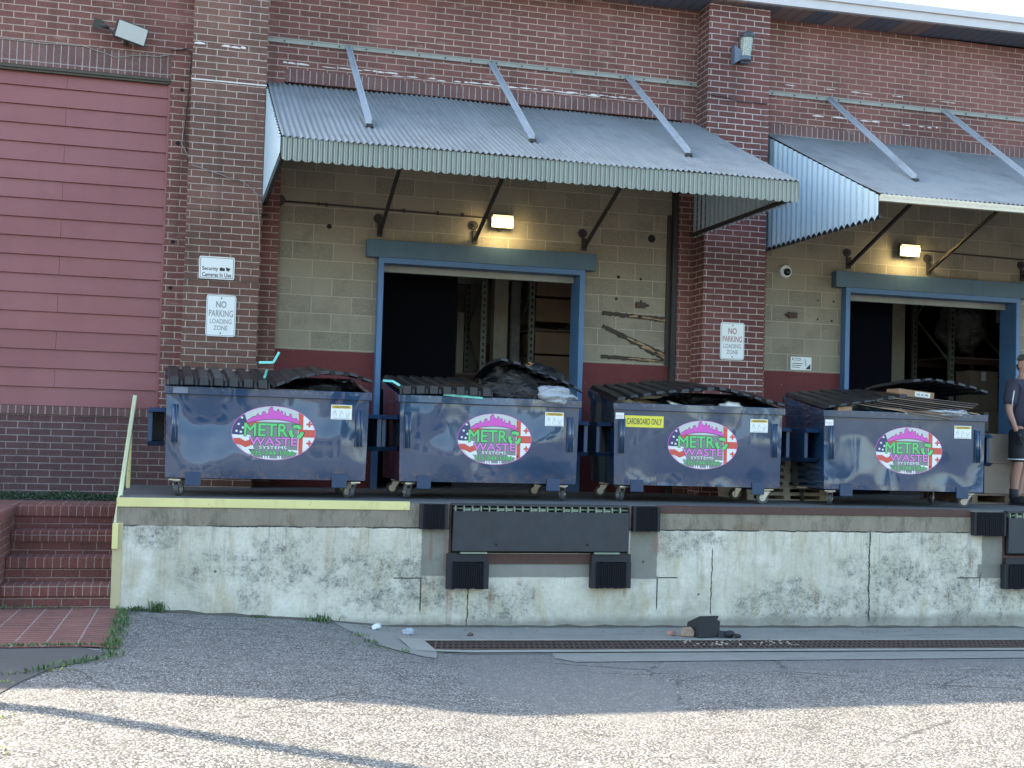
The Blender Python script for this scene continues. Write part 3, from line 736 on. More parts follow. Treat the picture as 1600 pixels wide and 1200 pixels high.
def leveler(x0, x1):
    r_ = MB().box(x0-.0, x0+.02, DW-.012, DW+.02, .60, 1.165).box(x1-.02, x1, DW-.012, DW+.02, .60, 1.165).box(x0+.02, x1-.02, DW-.014, DW+.03, .60, .695).build('pit_frame', 'rust', dk)
    l = MB().box(x0+.025, x1-.025, DW-.075, DW-.03, .725, 1.105).build('leveler_plate', 'plate', dk, bevel=.004)
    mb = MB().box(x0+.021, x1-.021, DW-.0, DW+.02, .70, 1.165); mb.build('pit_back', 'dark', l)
    mb = MB(); n = int((x1-x0)/.085)
    for i in range(n):
        x = x0+.04+i*(x1-x0-.08)/n
        mb.box(x, x+.012, DW-.07, DW-.02, 1.105, 1.155)
        if i % 4 in (1, 2): mb.box(x+.012, x+.07, DW-.065, DW-.04, 1.110, 1.125)
    mb.cyl((x0+.03, DW-.035, 1.128), (x1-.03, DW-.035, 1.128), .010, n=8)
    mb.build('hinge_lugs', 'lipgreen', l)
    mb = MB().box(x0+.02, x1-.02, DW-.06, DW+.01, 1.157, 1.178); mb.build('lip_edge', 'plate', l)
    MB().cyl((x0+.45, DW-.078, .79), (x0+.45, DW-.07, .79), .012).cyl((x1-.45, DW-.078, .79), (x1-.45, DW-.07, .79), .012).build('plate_bolt', 'dark', l)
leveler(2.50, 4.32); leveler(8.60, 10.45)
def bumper(x0, x1, z0, z1, plate=.03, ribs=True):
    b = MB(); n = 14
    for i in range(n):
        a = x0+plate+(x1-x0-2*plate)*i/n; e = x0+plate+(x1-x0-2*plate)*(i+.86)/n
        jit = rnd.uniform(-.006, .004)
        b.box(a, e, DW-.105+rnd.uniform(0, .006), DW-.015, z0+jit, z1+jit*.5)
    b = b.build('bumper', 'rubber', dk, bevel=.003)
    MB().box(x0, x0+plate, DW-.085, DW-.013, z0-.004, z1+.004).box(x1-plate, x1, DW-.085, DW-.013, z0-.004, z1+.004).box(x0+plate, x1-plate, DW-.012, DW-.002, z0-.002, z1+.002).build('bumper_bracket', 'bumpsteel', b)
    return b
bumper(2.205, 2.47, .935, 1.165); bumper(4.34, 4.62, .93, 1.17); bumper(2.48, 2.885, .372, .62, .05); bumper(3.915, 4.325, .374, .62, .05)
bumper(8.2, 8.585, .915, 1.158); bumper(8.575, 8.98, .35, .60, .05)
MB().box(2.48, 2.88, DW-.07, DW-.013, .622, .70).box(3.92, 4.325, DW-.07, DW-.013, .622, .70).box(8.6, 8.98, DW-.07, DW-.013, .605, .67)  .build('bumper_shelf', 'bumpsteel', dk, bevel=.004)
for a in (2.6, 3.94): MB().box(a, a+.26, DW-.09, DW-.06, .702, .718).build('lip_keeper', 'lipgreen', dk)

# handrail
t = thing('handrail', 'pale yellow-green sloping handrail beside the brick stairs', 'handrail')
MB().bar((-.535, -2.575, .90), (-.50, -.12, 2.13), .042, .05).build('rail', 'rail', t, bevel=.006)
MB().bar((-.512, -.75, 1.178), (-.508, -.75, 1.80), .04, .04).build('post', 'yellow', t, bevel=.004)
MB().box(-.56, -.51, DW-.055, DW-.012, .73, .955).build('rail_foot', 'yellow', t, bevel=.004)

# brick stairs and landing
st = thing('brick_staircase', 'red brick steps climbing left of the loading dock', 'stairs')
SX0, SX1 = -1.475, -.558; zb = .195
treads = []; rise = (1.045-zb)/4
for i in range(4):
    y0 = DW+.29*i; z0 = zb+rise*i; z1 = z0+rise
    y1 = (-.92 if i == 3 else DW+.29*(i+1)+.02)
    treads.append((y0, z0, z1))
    MB().box(SX0, SX1, y0, y0+.6 if i < 3 else -.95, z0-(.2 if i == 0 else .0), z1-.101).build('riser', 'brick_stair', st)
    MB().box(SX0, SX1, y0-.018, y0+.31, z1-.10, z1).build('nosing', 'brick_rowlock', st, bevel=.008)
MB().box(-6, SX1+.02, -1.36, -.9, .6, 1.048).box(-6, SX0-.003, -2.0, -1.36, .6, 1.046).build('landing', 'brick_pave', st)
cw = thing('cheek_wall', 'low brick wall closing the left side of the brick stairs', 'wall')
MB().box(-3.2, SX0-.004, -2.62, -1.7, .1, .955).build('wall', 'brick_stair', cw)
MB().box(-3.2, SX0+.012, -2.64, -1.69, .957, 1.05).build('coping', 'brick_rowlock', cw, bevel=.02)

# ------------------------------------------------------------------ awnings
def corr(u, n, amp): 
    return amp*math.sin(u*n*2*PI)
def awning(x0, x1, yb, zb_, yf, zf, val, label, braces, struts, flange=False, endbot=4.30, rzig=0):
    t = thing('awning', label, 'awning')
    Lx = x1-x0; n = int(Lx/.058)
    def top(u, v):
        k = 6*n; i = u*n; ph = i-math.floor(i)
        a = .009*max(-1, min(1, 1.6*math.sin(ph*2*PI)))
        z = zb_+(zf-zb_)*v; yy = yb+(yf-yb)*v
        if v > .999: yy += -.02+.012*mnoise.noise(Vector((u*Lx*2, 0, 0)))
        return (x0+u*Lx, yy, z+a+.02*mnoise.noise(Vector((u*Lx*.8, v*2, 4))))
    rs = MB().grid(top, n*6, 6).build('roof_sheet', 'galv_top', t, solid=.003)
    # valance
    if not flange:
        nv = int(Lx/.093)
        def va(u, v):
            i = u*nv; ph = i-math.floor(i); ph2 = (u*nv*4) % 1
            lob = math.sqrt(max(0, 1-(2*ph-1)**2))
            zb2 = zf-.008-val+.032*(1-lob)
            wv = .007*math.sin(ph2*2*PI)
            return (x0+u*Lx, yf-.004+wv+.006*mnoise.noise(Vector((u*9, 1, 1))), (zf-.008)*(1-v)+zb2*v+.006*mnoise.noise(Vector((u*11, 0, 7)))*v)
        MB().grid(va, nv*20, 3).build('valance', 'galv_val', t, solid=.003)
    else:
        MB().box(x0, x1, yf-.02, yf+.03, zf-.075, zf-.02).build('front_flange', 'flange', t)
        def va(u, v):
            return (x0+u*Lx, yf-.025+.004*math.sin(u*n*2*PI), zf-.005-.03*v+.004*math.sin(u*n*2*PI+1)*v)
        MB().grid(va, n*6, 1).build('valance', 'flange', t, solid=.003)
    # ends, corrugated, ribs vertical
    for xe, sgn in ((x0, -1), (x1, 1)):
        ne = 22
        def en(u, v):
            y = (yf+.002)+(yb-.002-(yf+.002))*u; zt = zf+(zb_-zf)*u-.012; i = u*ne; ph = i-math.floor(i)
            zbot = endbot+(.065*abs(2*ph-1))+.02*u
            return (xe+sgn*(.010*math.sin(ph*2*PI)+.012), y, zt*(1-v)+zbot*v)
        MB().grid(en, ne*10, 3).build('end_panel', 'galv_end', t, solid=.002)
    # frame of angle iron
    fr = MB(); 
    for xe in (x0+.03, (x0+x1)/2, x1-.03): fr.bar((xe, yb-.01, zb_-.05), (xe, yf+.02, zf-.05), .04, .05)
    for k in (.02, .5, .73, .98): fr.bar((x0+.02, yb+(yf-yb)*k, zb_+(zf-zb_)*k-.045), (x1-.02, yb+(yf-yb)*k, zb_+(zf-zb_)*k-.045), .04, .04)
    for xe in (x0+.025, x1-.025): fr.bar((xe, yb-.01, endbot+.055), (xe, yf+.02, endbot+.055), .03, .04)
    fr.build('frame', 'darksteel', t)
    for bx in braces:
        b = MB(); zr = zb_+(zf-zb_)*((-2.0-yb)/(yf-yb))
        b.bar((bx, -.03, 6.225), (bx, -2.0, zr+.035), .058, .012); b.bar((bx+.024, -.03, 6.245), (bx+.024, -2.0, zr+.055), .010, .045)
        b = b.build('brace', 'galv_bar', t)
        MB().box(bx-.03, bx+.035, -2.035, -1.975, zr+.0, zr+.03).build('brace_foot', 'darksteel', b)
    for sx in struts:
        s_ = MB().bar((sx, .085, 4.13), (sx, -1.78, 4.88), .035, .035).build('strut', 'darksteel', t)
        MB().cyl((sx-.02, .098, 4.30), (sx-.02, .075, 4.30), .055, .05, 16).cyl((sx-.02, .08, 4.30), (sx-.02, .055, 4.30), .018).box(sx-.03, sx+.03, .07, .098, 4.09, 4.24).build('wall_plate', 'darksteel', s_)
    return t
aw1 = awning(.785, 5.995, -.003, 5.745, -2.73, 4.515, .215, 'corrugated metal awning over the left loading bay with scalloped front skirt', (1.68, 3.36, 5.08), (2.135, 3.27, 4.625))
aw2 = awning(6.925, 12.6, -.003, 5.71, -2.73, 4.46, .06, 'corrugated metal awning over the right bay with pale blue zigzag end', (7.80, 9.47, 11.2), (8.196, 9.364, 10.79), flange=True, endbot=4.175)
# wall channels
for (a, b, lab) in ((.76, 6.0, 'steel wall channel holding the brace tops of the left awning'), (6.82, 13, 'steel wall channel holding the brace tops of the right awning')):
    mb = MB().box(a, b, -.022, -.001, 6.205, 6.26)
    mb.box(a, b, -.03, -.022, 6.250, 6.262)
    x = a+.2
    while x < b: mb.cyl((x, -.022, 6.228), (x, -.03, 6.228), .010, n=6, mi=1); x += .31
    tag(mb.build('wall_channel', ['channel', 'darksteel']), lab, 'steel channel', 'wall channels above the awnings')

# ------------------------------------------------------------------ dumpsters
navy_mats = ['navy']
def clip_ell(poly, a, b):
    n = 48; E = [(a*math.cos(2*PI*i/n), b*math.sin(2*PI*i/n)) for i in range(n)]; out = poly
    for i in range(n):
        p, q = E[i], E[(i+1) % n]; ex, ey = q[0]-p[0], q[1]-p[1]; inp = out; out = []
        if not inp: return []
        side = lambda s: ex*(s[1]-p[1])-ey*(s[0]-p[0])
        for k in range(len(inp)):
            A, B = inp[k-1], inp[k]; sa, sb = side(A), side(B)
            if (sa >= 0) != (sb >= 0):
                t = sa/(sa-sb); out.append((A[0]+(B[0]-A[0])*t, A[1]+(B[1]-A[1])*t))
            if sb >= 0: out.append(B)
    return out
def pcol(name, c, r_=.35):
    t = NT(name); n = t.noise(t.ob(), 25, 4, .7)
    return t.out(t.mix(n, tuple(v*.82 for v in c), tuple(min(1, v*1.1) for v in c)), r_, 0)
E_ = [pcol('sticker_grey_white', (.52, .55, .53)), pcol('sticker_navy', (.035, .045, .13)), pcol('sticker_white', (.72, .74, .74)), pcol('sticker_red', (.58, .085, .06)),
      pcol('sticker_magenta', (.62, .09, .46)), pcol('sticker_pink', (.72, .20, .60)), pcol('sticker_green', (.12, .58, .17)), pcol('sticker_black', (.03, .035, .04)),
      pcol('sticker_mid_grey', (.20, .215, .215)), pcol('sticker_light', (.80, .82, .80)), pcol('sticker_yellow', (.72, .66, .06)), pcol('sticker_amber', (.62, .42, .04))]
K = .000629; EA, EB = .385, .257
def ep(x, y): return ((x-828)*K, (512-y)*K)
def poly_layer(mb, pts, y, mi, cl=True, a=EA-.006, b=EB-.006):
    P = [ep(*p) for p in pts]
    area = sum(P[i-1][0]*P[i][1]-P[i][0]*P[i-1][1] for i in range(len(P)))
    if cl: P = clip_ell(P, a, b)
    if len(P) >= 3: mb.face([(x, y, z) for x, z in P], mi)
def emblem(parent):
    e = thing('emblem', None, None); e.parent = parent; del_keys = None
    mb = MB(); N_ = 64
    mb.face([(EA*math.cos(2*PI*i/N_), 0, EB*math.sin(2*PI*i/N_)) for i in range(N_)], 4)
    mb.face([((EA-.007)*math.cos(2*PI*i/N_), -.0008, (EB-.004)*math.sin(2*PI*i/N_)) for i in range(N_)], 0)
    L = -.0016
    poly_layer(mb, [(200, 540), (200, 420), (330, 255), (400, 235), (430, 330), (430, 540), (330, 550)], L, 1)
    poly_layer(mb, [(200, 540), (330, 550), (430, 540), (500, 560), (500, 600), (420, 640), (340, 595), (200, 600)], L, 2)
    poly_layer(mb, [(250, 600), (340, 597), (420, 642), (500, 615), (530, 690), (430, 735), (330, 690), (260, 690)], L, 3)
    poly_layer(mb, [(330, 693), (430, 738), (530, 695), (560, 800), (430, 830)], L, 2)
    poly_layer(mb, [(400, 330), (620, 345), (520, 440)], L, 3)
    poly_layer(mb, [(430, 345), (1190, 345), (1190, 770), (500, 770), (500, 640), (430, 560)], L+.0003, 8)
    poly_layer(mb, [(470, 760), (1190, 760), (1130, 900), (560, 880)], L, 8)
    poly_layer(mb, [(1180, 150), (1460, 150), (1460, 850), (1180, 850)], L, 2)
    poly_layer(mb, [(1180, 150), (1255, 150), (1255, 850), (1195, 850)], L-.0006, 3)
    poly_layer(mb, [(1255, 448), (1460, 448), (1460, 565), (1255, 565)], L-.0006, 3)
    for cx, cy in ((1345, 365), (1352, 655)):
        for w_, h_ in ((45, 14), (14, 45)): poly_layer(mb, [(cx-w_, cy-h_), (cx+w_, cy-h_), (cx+w_, cy+h_), (cx-w_, cy+h_)], L-.0006-(.0002 if w_ > 20 else 0), 3)
    for cx, cy in ((362, 290), (318, 388), (380, 440), (290, 492), (352, 505)):
        poly_layer(mb, [(cx+24*math.cos(q*PI/5)*(1 if q % 2 == 0 else .5), cy+24*math.sin(q*PI/5)*(1 if q % 2 == 0 else .5)) for q in range(10)], L-.0006, 9)
    # small bright streaks under the phone number
    for cx in (690, 725, 765, 900, 935): poly_layer(mb, [(cx-9, 858), (cx+9, 858), (cx+14, 905), (cx-6, 905)], L-.0006, 9)
    poly_layer(mb, [(1040, 760), (1240, 770), (1210, 800), (1060, 785)], L-.0006, 9)
    # skyline
    sky_t = [(440, 330), (520, 275), (560, 268), (575, 235), (600, 232), (605, 262), (640, 255), (650, 205), (672, 196), (700, 200), (705, 238), (735, 225), (742, 165), (775, 122), (800, 132), (812, 168), (835, 190), (852, 196), (868, 160), (882, 150), (897, 168), (905, 205), (925, 178), (948, 185), (955, 240), (972, 238), (978, 200), (990, 200), (996, 250), (1040, 262), (1055, 215), (1075, 222), (1090, 280), (1130, 292), (1150, 278), (1200, 372)]
    bot = [(1150, 355), (1050, 325), (940, 305), (820, 298), (700, 305), (600, 325), (650, 352)]
    def strip(top_, off, mi, y):
        xs_ = sorted(set([p[0] for p in top_]))
        def zt(x):
            for (xa, ya), (xb, yb2) in zip(top_, top_[1:]):
                if xa <= x <= xb: return ya+(yb2-ya)*(x-xa)/max(1e-6, xb-xa)
            return top_[-1][1]
        def zb2(x): return 300+((x-820)/380)**2*70
        for xa, xb in zip(xs_, xs_[1:]):
            pa, pb = zb2(xa), zb2(xb)
            mb.face([(*(lambda q: (q[0], y, q[1]))(ep(xa, min(zt(xa), pa-2)-off)),), (*(lambda q: (q[0], y, q[1]))(ep(xb, min(zt(xb), pb-2)-off)),),
                     (*(lambda q: (q[0], y, q[1]))(ep(xb, pb+off)),), (*(lambda q: (q[0], y, q[1]))(ep(xa, pa+off)),)], mi)
    strip(sky_t, 9, 7, L-.0008); strip(sky_t, 0, 4, L-.0014)
    def word(s, x0, x1, y0, y1, mi, b1, b2):
        a = ep(x0, y1); b = ep(x1, y0); g = .0035
        for q in range(10):
            dx, dz2 = b1*math.cos(q*PI/5), b1*math.sin(q*PI/5); text_into(mb, s, a[0]+dx, b[0]+dx, a[1]+dz2, b[1]+dz2, L-.0010-.00004*q, 7, 0)
        for q in range(6):
            dx, dz2 = b2*math.cos(q*PI/3), b2*math.sin(q*PI/3); text_into(mb, s, a[0]+dx, b[0]+dx, a[1]+dz2, b[1]+dz2, L-.0018-.00004*q, mi, 0)
    word('METR', 402, 1030, 372, 560, 6, .0075, .0026); word('WASTE', 482, 1168, 578, 695, 5, .006, .0020)
    word('SYSTEMS', 622, 1020, 705, 752, 9, .003, .0006); word('215-744-1700', 505, 1125, 778, 848, 6, .0035, .0008)
    # three chasing arrows
    cx, cy, rr = 1155, 487, 84
    for k in range(3):
        a0 = -PI/2+k*2*PI/3
        for (mi, y, g) in ((7, L-.0013, 12), (6, L-.0021, 0)):
            r1, r2 = rr+27+g, rr-27-g; seg = 6; s0, s1 = a0-.55-(.08 if g else 0), a0+.50
            for q in range(seg):
                A, B = s0+(s1-s0)*q/seg, s0+(s1-s0)*(q+1)/seg
                mb.face([(v[0], y, v[1]) for v in (ep(cx+r1*math.cos(A), cy+r1*math.sin(A)), ep(cx+r1*math.cos(B), cy+r1*math.sin(B)), ep(cx+r2*math.cos(B), cy+r2*math.sin(B)), ep(cx+r2*math.cos(A), cy+r2*math.sin(A)))], mi)
            tip = s1+.50+(.06 if g else 0); h1, h2 = rr+44+g, rr-42-g
            mb.face([(v[0], y, v[1]) for v in (ep(cx+h1*math.cos(s1), cy+h1*math.sin(s1)), ep(cx+rr*math.cos(tip), cy+rr*math.sin(tip)), ep(cx+h2*math.cos(s1), cy+h2*math.sin(s1)))], mi)
    me = mb
    return me
def dumpster():
    t = thing('dumpster', 'x', 'dumpster')
    b = MB(); W0, W1 = .925, .910; zb0 = .178; D0, D1 = 1.06, 1.14; yf = .030
    zf, zk = 1.00, 1.17
    def shell(w_top, w_bot, y0, yb_bot, yb_top, z0, inner):
        return [(-w_bot, y0, z0), (w_bot, y0, z0), (w_bot, yb_bot, z0), (-w_bot, yb_bot, z0), (-w_top, y0-(.0), zf), (w_top, y0, zf), (w_top, yb_top, zk), (-w_top, yb_top, zk)]
    o = shell(W0, W1, yf, D0, D1, zb0, 0); i = shell(W0-.006, W1-.006, yf+.006, D0-.006, D1-.006, zb0+.01, 1)
    vo = [b.bm.verts.new(p) for p in o]; vi = [b.bm.verts.new(p) for p in i]
    for q in ((0, 3, 2, 1), (0, 1, 5, 4), (1, 2, 6, 5), (2, 3, 7, 6), (3, 0, 4, 7)):
        b.bm.faces.new([vo[k] for k in q]); b.bm.faces.new([vi[k] for k in q][::-1])
    for k in range(4): b.bm.faces.new([vo[4+k], vo[4+(k+1) % 4], vi[4+(k+1) % 4], vi[4+k]])
    # subdivided front so the bump has something to hold on to
    b.build('body', 'navy', t)
    r_ = MB(); W = .945
    r_.box(-W, W, 0, .055, .955, 1.032)
    r_.prism([(-W, .055, .955), (-W, 1.17, 1.125), (-W, 1.17, 1.20), (-W, .055, 1.032)], (.05, 0, 0))
    r_.prism([(W, .055, .955), (W, 1.17, 1.125), (W, 1.17, 1.20), (W, .055, 1.032)], (-.05, 0, 0))
    r_.box(-W, W, 1.12, 1.17, 1.11, 1.202)
    r_.build('rim', 'navy', t, bevel=.006)
    for s in (-1, 1):
        p = MB(); x0, x1 = (s*.925, s*1.075) if s > 0 else (-1.075, -.925)
        for (a, c, d, e) in ((x0, x1, .465, .505), (x0, x1, .785, .825)): p.box(a, c, .18, .95, d, e)
        xo = x1-.04 if s > 0 else x0; p.box(xo, xo+.04, .18, .95, .505, .785); p.box(x0, x1, .80, .95, .505, .785)
        p.prism([(x0, .10, .505), (x0, .18, .465), (x0, .18, .505)], (x1-x0, 0, 0)); p.prism([(x0, .10, .785), (x0, .18, .785), (x0, .18, .825)], (x1-x0, 0, 0))
        p.build('fork_pocket', 'navy_flat', t, bevel=.004)
        v = MB(); xc = s*.84
        v.box(xc-.035, xc+.035, .012, .029, .50, .865); v.cyl((xc-.012, .010, .505), (xc-.012, .010, .86), .016, n=10); v.cyl((xc+.018, .014, .505), (xc+.018, .014, .86), .010, n=8)
        v.build('stiffener', 'navy', t)
        MB().box(s*.665-.07, s*.665+.07, .012, .029, .105, .235).build('foot_plate', 'navy_flat', t, bevel=.006)
        MB().box(s*.70-.03, s*.70+.03, .10, 1.0, .145, .177).build('bottom_rail', 'navy_flat', t)
    for (cx, cy) in ((-.80, .13), (.80, .13), (-.78, .93), (.78, .93)):
        c = thing('caster', None, None); c.parent = t; c.location = (cx, cy, 0)
        k = MB().box(-.055, .055, -.06, .06, .150, .163).cyl((0, 0, .135), (0, 0, .152), .04, n=14)
        k.prism([(-.03, -.035, .137), (-.03, .045, .137), (-.03, .060, .05), (-.03, .030, .045)], (.006, 0, 0)); k.prism([(.024, -.035, .137), (.024, .045, .137), (.024, .060, .05), (.024, .030, .045)], (.006, 0, 0))
        k.cyl((-.036, .045, .067), (.036, .045, .067), .012, n=10)
        k.build('caster_fork', 'zinc', c)
        MB().cyl((-.022, .045, .067), (.022, .045, .067), .067, n=28).build('wheel', 'tread', c, bevel=.006)
        MB().cyl((-.024, .045, .067), (.024, .045, .067), .036, n=20).build('hub', 'zinc', c)
    em = emblem(t)
    # 'emblem' empty was created for grouping; replace it by the printed mesh
    for ch in list(t.children):
        if ch.name.startswith('emblem'): bpy.data.objects.remove(ch)
    eo = em.build('emblem', E_, t); eo.location = (.045, .0285, .615)
    cs = MB()
    cs.box(-.098, .098, -.0012, 0, -.07, .07, 9); cs.face([(-.092, -.0018, .035), (.092, -.0018, .035), (.092, -.0018, .064), (-.092, -.0018, .064)], 11)
    text_into(cs, 'CAUTION', -.07, .07, .038, .061, -.0026, 7, .02)
    for k in range(3): cs.face([(-.085+.058*k, -.0018, -.058), (-.038+.058*k, -.0018, -.058), (-.038+.058*k, -.0018, .028), (-.085+.058*k, -.0018, .028)], 2)
    for k, pts in enumerate((((-.08, -.02), (-.06, .015), (-.045, -.03)), ((-.02, -.045), (.0, .01), (.02, -.02)), ((.04, -.01), (.055, -.04), (.08, .0)))):
        for (a, c) in zip(pts, pts[1:]): cs.bar((a[0], -.0022, a[1]), (c[0], -.0022, c[1]), .003, .0008, 8, (0, 1, 0))
    for k in range(3): cs.bar((-.085, -.0022, -.062+.0*k), (.08, -.0022, -.062), .003, .0008, 8, (0, 1, 0))
    so = cs.build('warning_sticker', E_, t); so.location = (.665, .0285, .835)
    return t

def lerp_list(L, u):
    k = u*(len(L)-1); i = min(len(L)-2, int(k)); f = k-i; f = f*f*(3-2*f)*.5+f*.5
    return L[i]*(1-f)+L[i+1]*f
def lid(t, x0, x1, fr, bk, yf=-.02, yb=1.12, nr=7, mid=0, seed=0, rib=.032, lip=.035):
    def fn(u, v):
        i = u*nr; ph = i-math.floor(i)
        r_ = rib*min(1, max(0, (math.sin(ph*2*PI-PI/2)*.5+.5)*3.6-.35))
        ed = 1-sm(.0, .05, v); f_ = lerp_list(fr, u); b_ = lerp_list(bk, u)
        vv = max(0, (v-.03)/.97)
        z = f_*(1-vv)+b_*vv+mid*math.sin(PI*vv)+r_*(1-ed*.2)+.010*mnoise.noise(Vector((u*3+seed, v*3, seed)))
        y = yf+(yb-yf)*vv
        if v < .02: z = f_-lip
        if v < .05: y -= r_*1.0
        x = x0+(x1-x0)*u+.012*mnoise.noise(Vector((v*4, seed, 2)))
        return (x, y, z)
    mb = MB().grid(fn, nr*14, 30)
    return mb.build('lid', 'lid', t, solid=.007)

def bagmesh(name, c, r_, mat, seed, amp=.22, nu=56, nv=36):
    def fn(d):
        p = d*1.7+Vector((seed, 0, 0))
        k = 1+amp*mnoise.noise(p)+amp*.5*abs(mnoise.noise(p*2.7))+amp*.28*abs(mnoise.noise(p*6.3))
        return k
    return MB().sphere(c, r_, nu, nv, fn=fn).build(name, mat)

DZ = 1.178
specs = [  # centre front x, y, angle, lids, label
    (.803, -2.20, R(1.4)), (2.995, -2.10, R(0.0)), (5.275, -2.03, R(-5.0)), (7.635, -2.185, R(-5.2))]
scx = (1.028, 1.0, 1.0, 1.02)
base = dumpster(); D = [base]+[copy_tree(base) for _ in range(3)]
labs = ['navy dumpster at the left end of the dock beside the yellow handrail', 'navy dumpster in front of the left bay door heaped with black bin bags',
        'navy dumpster with a yellow CARDBOARD ONLY sticker', 'navy dumpster at the right bay stacked with flattened cardboard']
srot = [(R(-25), R(30), R(10), R(-40)), (R(12), R(-15), R(80), R(70)), (R(15), R(88), R(70), R(95)), (R(-20), R(60), R(-25), R(-35))]
for k, (o, (x, y, a)) in enumerate(zip(D, specs)):
    o.location = (x, y, DZ); o.rotation_euler.z = a; o.scale.x = scx[k]; tag(o, labs[k], 'dumpster', 'navy dumpsters in a row on the dock')
    cs = [c for c in o.children if c.name.startswith('caster')]
    for c, q in zip(cs, srot[k]): c.rotation_euler.z = q
def L2W(k, p):
    x, y, a = specs[k]; return Vector((x+p[0]*math.cos(a)-p[1]*math.sin(a), y+p[0]*math.sin(a)+p[1]*math.cos(a), DZ+p[2]))
lid(D[0], -.93, -.01, [1.085, 1.09, 1.09, 1.085, 1.08], [1.235]*5, seed=1, lip=.045)
lid(D[0], .02, .955, [1.045, 1.14, 1.19, 1.185, 1.12], [1.215, 1.26, 1.28, 1.26, 1.22], seed=2, lip=-.006)
lid(D[1], -.94, .0, [1.08, 1.09, 1.095, 1.09, 1.085], [1.235]*5, seed=3, lip=.045)
lid(D[1], .04, .94, [1.40, 1.36, 1.28, 1.20, 1.11], [1.24, 1.24, 1.23, 1.22, 1.21], seed=4, lip=-.01, mid=.05)
lid(D[2], -.94, .02, [1.045, 1.09, 1.13, 1.16, 1.18], [1.215, 1.24, 1.27, 1.30, 1.30], seed=5, lip=-.006)
lid(D[2], .03, .945, [1.19, 1.19, 1.14, 1.08, 1.04], [1.30, 1.29, 1.26, 1.23, 1.21], seed=6, lip=-.006)
lid(D[3], -.94, .0, [1.045, 1.08, 1.12, 1.16, 1.20], [1.215, 1.24, 1.27, 1.28, 1.29], seed=7, lip=-.006)
lid(D[3], .02, .93, [1.36, 1.385, 1.36, 1.32, 1.26], [1.30, 1.30, 1.28, 1.26, 1.24], seed=8, lip=-.006, mid=.02)
# stickers special to two dumpsters
cb = MB(); cb.box(-.21, .21, -.0012, 0, -.06, .06, 10); text_into(cb, 'CARDBOARD ONLY', -.19, .19, -.032, .034, -.0022, 7, .012)
cb = cb.build('cardboard_sticker', E_, D[2]); cb.location = (-.60, .0285, .842); tag(cb, 'yellow sticker reading CARDBOARD ONLY')
for k in (2, 3):
    q = MB(); q.box(-.045, .045, -.0012, 0, -.033, .033, 9); q.face([(-.036, -.0018, -.004), (.036, -.0018, -.004), (.036, -.0018, .001), (-.036, -.0018, .001)], 3)
    q.face([(-.036, -.0018, -.018), (.03, -.0018, -.018), (.03, -.0018, -.014), (-.036, -.0018, -.014)], 8)
    q = q.build('number_sticker', E_, D[k]); q.location = (-.865, .0285, .895)
# rust-scuffed bottom edge and chalky scuff on D0 rim
MB().box(-.87, -.74, -.003, -.0005, .965, 1.02).build('paint_scuff', plain('scuffed_grey', (.17, .19, .24), .6, 0, .4, 30), D[0])

# contents
def put(o, k, label, cat, group=None, rot=None):
    x, y, a = specs[k]; o.location = (x, y, DZ); o.rotation_euler.z = a; return tag(o, label, cat, group)
put(bagmesh('bin_bag', (.50, .45, .99), (.40, .36, .17), 'bag', 2.2), 0, 'black bin bag bulging under the arched lid of the leftmost dumpster', 'bin bag', 'black bin bags')
put(MB().box(-.25, .42, .08, .6, .99, 1.038).build('cardboard_piece', 'card'), 0, 'brown cardboard edge showing above the leftmost dumpster rim', 'cardboard', 'cardboard in the dumpsters')
put(bagmesh('bin_bag', (.44, .40, 1.13), (.42, .34, .27), 'bag', 5.1, .3), 1, 'large black bin bag propping up a dumpster lid in front of the open door', 'bin bag', 'black bin bags')
put(bagmesh('bin_bag', (.38, .22, 1.05), (.17, .12, .13), 'bag', 9.7, .35), 1, 'smaller black bin bag slumped on the rim beside white plastic film', 'bin bag', 'black bin bags')
put(bagmesh('plastic_film', (.66, .06, 1.08), (.21, .12, .085), 'film', 12.3, .4), 1, 'crumpled white plastic film spilling over the dumpster rim', 'plastic film')
put(bagmesh('bin_bag', (.25, .5, 1.02), (.45, .35, .14), 'bag', 15.3, .3), 2, 'black bin bag deep in the dumpster marked cardboard only', 'bin bag', 'black bin bags')
def slab(name, c, s, rot, mat, k, label, cat, grp=None):
    Mx = Matrix.Translation(c) @ Matrix.Rotation(rot[2], 4, 'Z') @ Matrix.Rotation(rot[1], 4, 'Y') @ Matrix.Rotation(rot[0], 4, 'X')
    return put(MB().box(-s[0]/2, s[0]/2, -s[1]/2, s[1]/2, -s[2]/2, s[2]/2, None, Mx).build(name, mat), k, label, cat, grp)
slab('cardboard_piece', (-.50, .22, 1.045), (.36, .25, .012), (R(15), R(10), R(8)), 'card', 2, 'tilted brown cardboard flap at the left of the yellow stickered dumpster', 'cardboard', 'cardboard in the dumpsters')
slab('cardboard_piece', (-.18, .14, 1.03), (.26, .2, .015), (R(8), R(14), R(-5)), 'paper', 2, 'pale folded cardboard sheet inside the yellow stickered dumpster', 'cardboard', 'cardboard in the dumpsters')
put(bagmesh('paper_wad', (.37, .1, 1.03), (.11, .07, .045), 'paper', 21, .5, 24, 16), 2, 'crumpled pale paper on the rim of the yellow stickered dumpster', 'paper')
